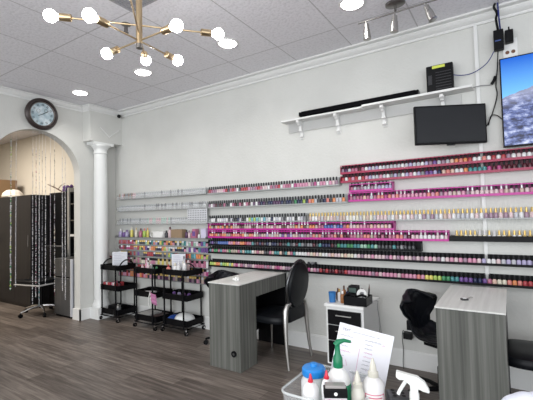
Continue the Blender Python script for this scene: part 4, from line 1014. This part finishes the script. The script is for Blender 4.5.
def nozzle(x, y, h, c, l, r=.02, mb_=None, cone=.045, cr=.009, lab=None):
    t = thing('applicator_bottle', l, 'bottle', (x, y, ZB))
    hb = h-cone
    MB().lathe([(r*.92, 0), (r, .004), (r, hb*.86), (r*.75, hb*.95), (cr*1.3, hb)], n=20).build('body', mb_ or M_frost, t)
    MB().lathe([(cr*1.4, hb), (cr*1.4, hb+cone*.25), (cr, hb+cone*.3), (cr*.8, hb+cone*.6), (.0025, hb+cone)], n=16).build('nozzle', c, t)
    if lab:
        b = MB()
        n = 12
        def arcs(z0, z1, a0, a1, rr, mi):
            vs = []
            for k in range(n+1):
                a = a0+(a1-a0)*k/n; vs += [(math.cos(a)*rr, math.sin(a)*rr, z0), (math.cos(a)*rr, math.sin(a)*rr, z1)]
            b.add(vs, [(2*k, 2*k+2, 2*k+3, 2*k+1) for k in range(n)], mi)
        A = math.radians(-65); hw = .95
        for z0, z1 in ((hb*.72, hb*.735), (hb*.3, hb*.315)): arcs(z0, z1, A-hw, A+hw, r+.0008, 0)
        for s_ in (-1, 1): arcs(hb*.3, hb*.735, A+s_*hw-.04, A+s_*hw+.04, r+.0008, 0)
        arcs(hb*.66, hb*.68, A-.6, A+.7, r+.0009, 0)
        arcs(hb*.56, hb*.575, A-.6, A+.5, r+.0009, 0)
        b.build('label_frame', pm('magenta') if False else mat('pink_print', (.62, .12, .20), .5), t)
    return t
NR = mat('nozzle_red', (.62, .03, .06), .3)
nozzle(-.568, 1.115, .175, NR, 'small white bottle with a red nozzle in front of the blue lid', .026, mat('milky', (.80, .80, .80), .3), cone=.026, cr=.0062)
nozzle(-.522, 1.140, .186, NR, 'small white bottle with a red nozzle left of the pump bottle', .018, mat('milky', (0, 0, 0)), cone=.026, cr=.0062)
pb = thing('pump_bottle', 'white bottle with a green pump in front of the sign', 'bottle', (-.502, 1.190, ZB-.006))
MB().lathe([(.036, 0), (.041, .006), (.041, .135), (.039, .150), (.033, .167), (.021, .182), (.014, .188), (.014, .192)], n=30).build('body', mat('bottle_white', (.80, .80, .79), .35), pb)
MB().lathe([(.0415, .085), (.0418, .087), (.0418, .140), (.0413, .142)], n=30).build('label_band', mat('band_green', (.02, .25, .12), .4), pb)
GP = mat('pump_green', (.005, .17, .075), .3)
MB().lathe([(.0155, .190), (.0165, .194), (.0155, .222), (.010, .232), (.0085, .250), (.0085, .268)], n=22).build('collar', GP, pb)
hd = Vector((math.cos(.55), math.sin(.55), 0))
MB().tube([Vector((0, 0, .262))-hd*.006, Vector((0, 0, .272))+hd*.002, Vector((0, 0, .277))+hd*.022, Vector((0, 0, .272))+hd*.045], [.010, .010, .0065, .0045], 12).build('spout', GP, pb)
mg = thing('polish_twin_pack', 'black and clear box of two magenta polishes in the bin', 'box', (-.478, 1.105, ZB), .5)
MB().box(-.036, .036, -.018, .018, .130, .156).build('black_band', M_black, mg, bevel=.002)
MB().box(-.032, .032, -.0155, .0155, .1565, .166).build('clear_top', mat('smoked_clear', (.30, .28, .27), .1), mg, bevel=.003)
MB().box(-.034, .034, -.016, .016, 0, .1295).build('carton', mat('carton_pale', (.55, .52, .54), .4), mg)
for s_ in (-1, 1):
    MB().tube([(s_*.019, -.0162, .112), (s_*.019, -.0175, .112)], .0135, 20).box(s_*.019-.0135, s_*.019+.0135, -.0175, -.0162, .04, .112).build('magenta_window', mat('window_magenta', (.38, .02, .22), .3), mg)
MB().tube([(0, -.0182, .143), (0, -.0190, .143)], .0055, 14).build('white_emblem', M_white, mg)
CRM = mat('nozzle_cream', (.72, .69, .60), .4, alpha=.75)
nozzle(-.430, 1.173, .192, CRM, 'frosted applicator bottle with a cream nozzle right of the pump bottle', .021, mat('frost_a', (.72, .70, .62), .35, alpha=.85), cone=.050, cr=.011)
nozzle(-.392, 1.215, .225, CRM, 'frosted applicator bottle with a pink-framed label in front of the sign', .034, mat('frost_b', (.80, .78, .78), .35, alpha=.88), cone=.058, cr=.012, lab=True)

# price sign: board leaning, facing the room
sg = thing('price_sign', 'white handwritten price sign in two columns, tilted among the bottles', 'sign', (0, 0, 0))
TL, TR = Vector((-.556, 1.352, .990)), Vector((-.376, 1.428, .942))
ux = (TR-TL).normalized(); wS = (TR-TL).length
toCam = (CAM-(TL+TR)/2); toCam.z = .25; toCam.normalize()
nz = (toCam-ux*toCam.dot(ux)).normalized(); uy = nz.cross(ux)
hS = .255
MS = Matrix(((ux.x, uy.x, nz.x, 0), (ux.y, uy.y, nz.y, 0), (ux.z, uy.z, nz.z, 0), (0, 0, 0, 1)))
MS.translation = TL
sg.matrix_world = MS
MB().box(0, wS, -hS, 0, -.004, 0).build('board', M_paper, sg)
MB().box(.003, wS-.003, -hS-.0, -.003, -.010, -.0045).build('backing', M_blackm, sg)
def text(name, body, size, x, y, m):
    cu_ = bpy.data.curves.new(name, 'FONT'); cu_.body = body; cu_.size = size; cu_.extrude = .0002
    o = bpy.data.objects.new(name, cu_); COL.objects.link(o); o.parent = sg; o.location = (x, y, .0006); cu_.materials.append(m)
    dg = bpy.context.evaluated_depsgraph_get(); me = bpy.data.meshes.new_from_object(o.evaluated_get(dg)); bpy.data.objects.remove(o)
    o = bpy.data.objects.new(name, me); COL.objects.link(o); o.parent = sg; o.location = (x, y, .0006); return o
M_ink = mat('ink_black', (.06, .06, .09), .6); M_inkp = mat('ink_pink', (.55, .10, .28), .6)
text('title', 'TEXT', .0125, .014, -.024, M_ink)
def squig(b, x, y, L, h, mi=0):
    pts = []; n = max(4, int(L/.0028))
    for k in range(n): pts.append((x+L*k/n, y+(h*random.uniform(.2, .9) if k % 2 else -h*random.uniform(0, .5)), .0006))
    b.tube(pts, .00055, 4, mi)
b = MB(); squig(b, .052, -.022, .085, .0025); squig(b, .142, -.022, .012, .004)
squig(b, .008, -.042, .052, .004); squig(b, .102, -.040, .062, .005)
for k in range(9): squig(b, .020 if k < 3 else .016, -.062-.0175*k, random.uniform(.018, .040), .0038, 1 if k in (2, 5, 6, 8) else 0)
for k in range(11): squig(b, .106, -.055-.0145*k, random.uniform(.028, .048), .0042, 1 if k in (2, 3) else 0)
squig(b, .166, -.044, .012, .004, 1); squig(b, .052, -.062, .010, .003, 1)
b.build('handwriting', [M_ink, M_inkp], sg)
b = MB(); b.tube([(.088, -.075, .0006), (.090, -.16, .0006), (.086, -.22, .0006)], .0005, 4); b.tube([(.045, -.125, .0006), (.055, -.145, .0006)], .0004, 4)
b.build('divider_line', M_inkp, sg)

# spray bottle
sv = thing('spray_bottle', 'white trigger spray bottle right of the price sign', 'spray bottle', (-.254, 1.158, ZT-.0), math.radians(12))
MB().lathe([(.032, 0), (.034, .006), (.034, .09), (.028, .12), (.014, .143), (.0135, .150)], n=26).build('bottle', mat('frost_c', (.74, .74, .72), .35, alpha=.85), sv)
MB().lathe([(.0165, .150), (.0172, .153), (.0168, .178), (.013, .184)], n=22).build('collar', mat('spray_white', (.76, .77, .74), .35), sv)
hp = [(a, b_-.012) for a, b_ in [(-.062, .232), (-.060, .249), (-.02, .243), (.012, .239), (.036, .226), (.052, .203), (.050, .197), (.030, .200), (.014, .205), (.013, .19), (-.013, .19), (-.014, .214), (-.035, .226), (-.050, .225)]]
MB().prism(hp, lambda a, z, t_: (a, t_, z), -.0125, .0125).build('head', mat('spray_white', (0, 0, 0)), sv, bevel=.004)
MB().tube([(-.028, 0, .210), (-.040, 0, .193), (-.052, 0, .176), (-.056, 0, .168)], [.007, .006, .006, .006], 8).build('trigger', mat('spray_white', (0, 0, 0)), sv)
sv.scale = (.80, .85, .985)
# black perforated organiser
og = thing('black_organiser', 'black organiser box with round holes between the sign and the spray bottle', 'organiser', (-.310, 1.262, ZT), .45)
MB().box(-.048, .048, -.02, .045, 0, .112).build('box', mat('organiser_black', (.022, .023, .025), .4), og, bevel=.004)
g = MB()
for i in range(3):
    for j in range(3): g.tube([(-.028+i*.028, -.004+j*.020, .1123), (-.028+i*.028, -.004+j*.020, .1130)], .0065, 14)
g.build('holes', mat('hole_black', (.002, .002, .002), .8), og)
# towels
TWL = mat('towel', (.80, .82, .92), .9)
def towel(x, y, z, l, rz=.575):
    t = thing('rolled_towel', l, 'towel', (x, y, z), rz, 'rolled white towels')
    r = .0635
    def f(u, v):
        a = u*2*PI; rr = r*(1+.03*math.cos(a*3)+.018*math.sin(v*PI*9+a))*(1-.25*abs(2*v-1)**5); return Vector(((v-.5)*.20, math.cos(a)*rr, math.sin(a)*rr+r*1.06))
    MB().grid(f, 36, 30, closed_u=True).build('roll', TWL, t, subsurf=1)
    for s_ in (-1, 1):
        pts = [(s_*.100, math.cos(a)*(.008+.0058*a/1.2), r*1.06+math.sin(a)*(.008+.0058*a/1.2)) for a in [k*.35 for k in range(28)]]
        MB().tube(pts, .004, 6).build('rolled_edge', TWL, t)
towel(.108, 1.143, ZT, 'lower rolled white towel at the bottom right corner, nearer one')
towel(.021, 1.277, ZT, 'lower rolled white towel at the bottom right corner, farther one')
towel(.064, 1.210, ZT+.098, 'upper rolled white towel peeking in at the bottom right corner')
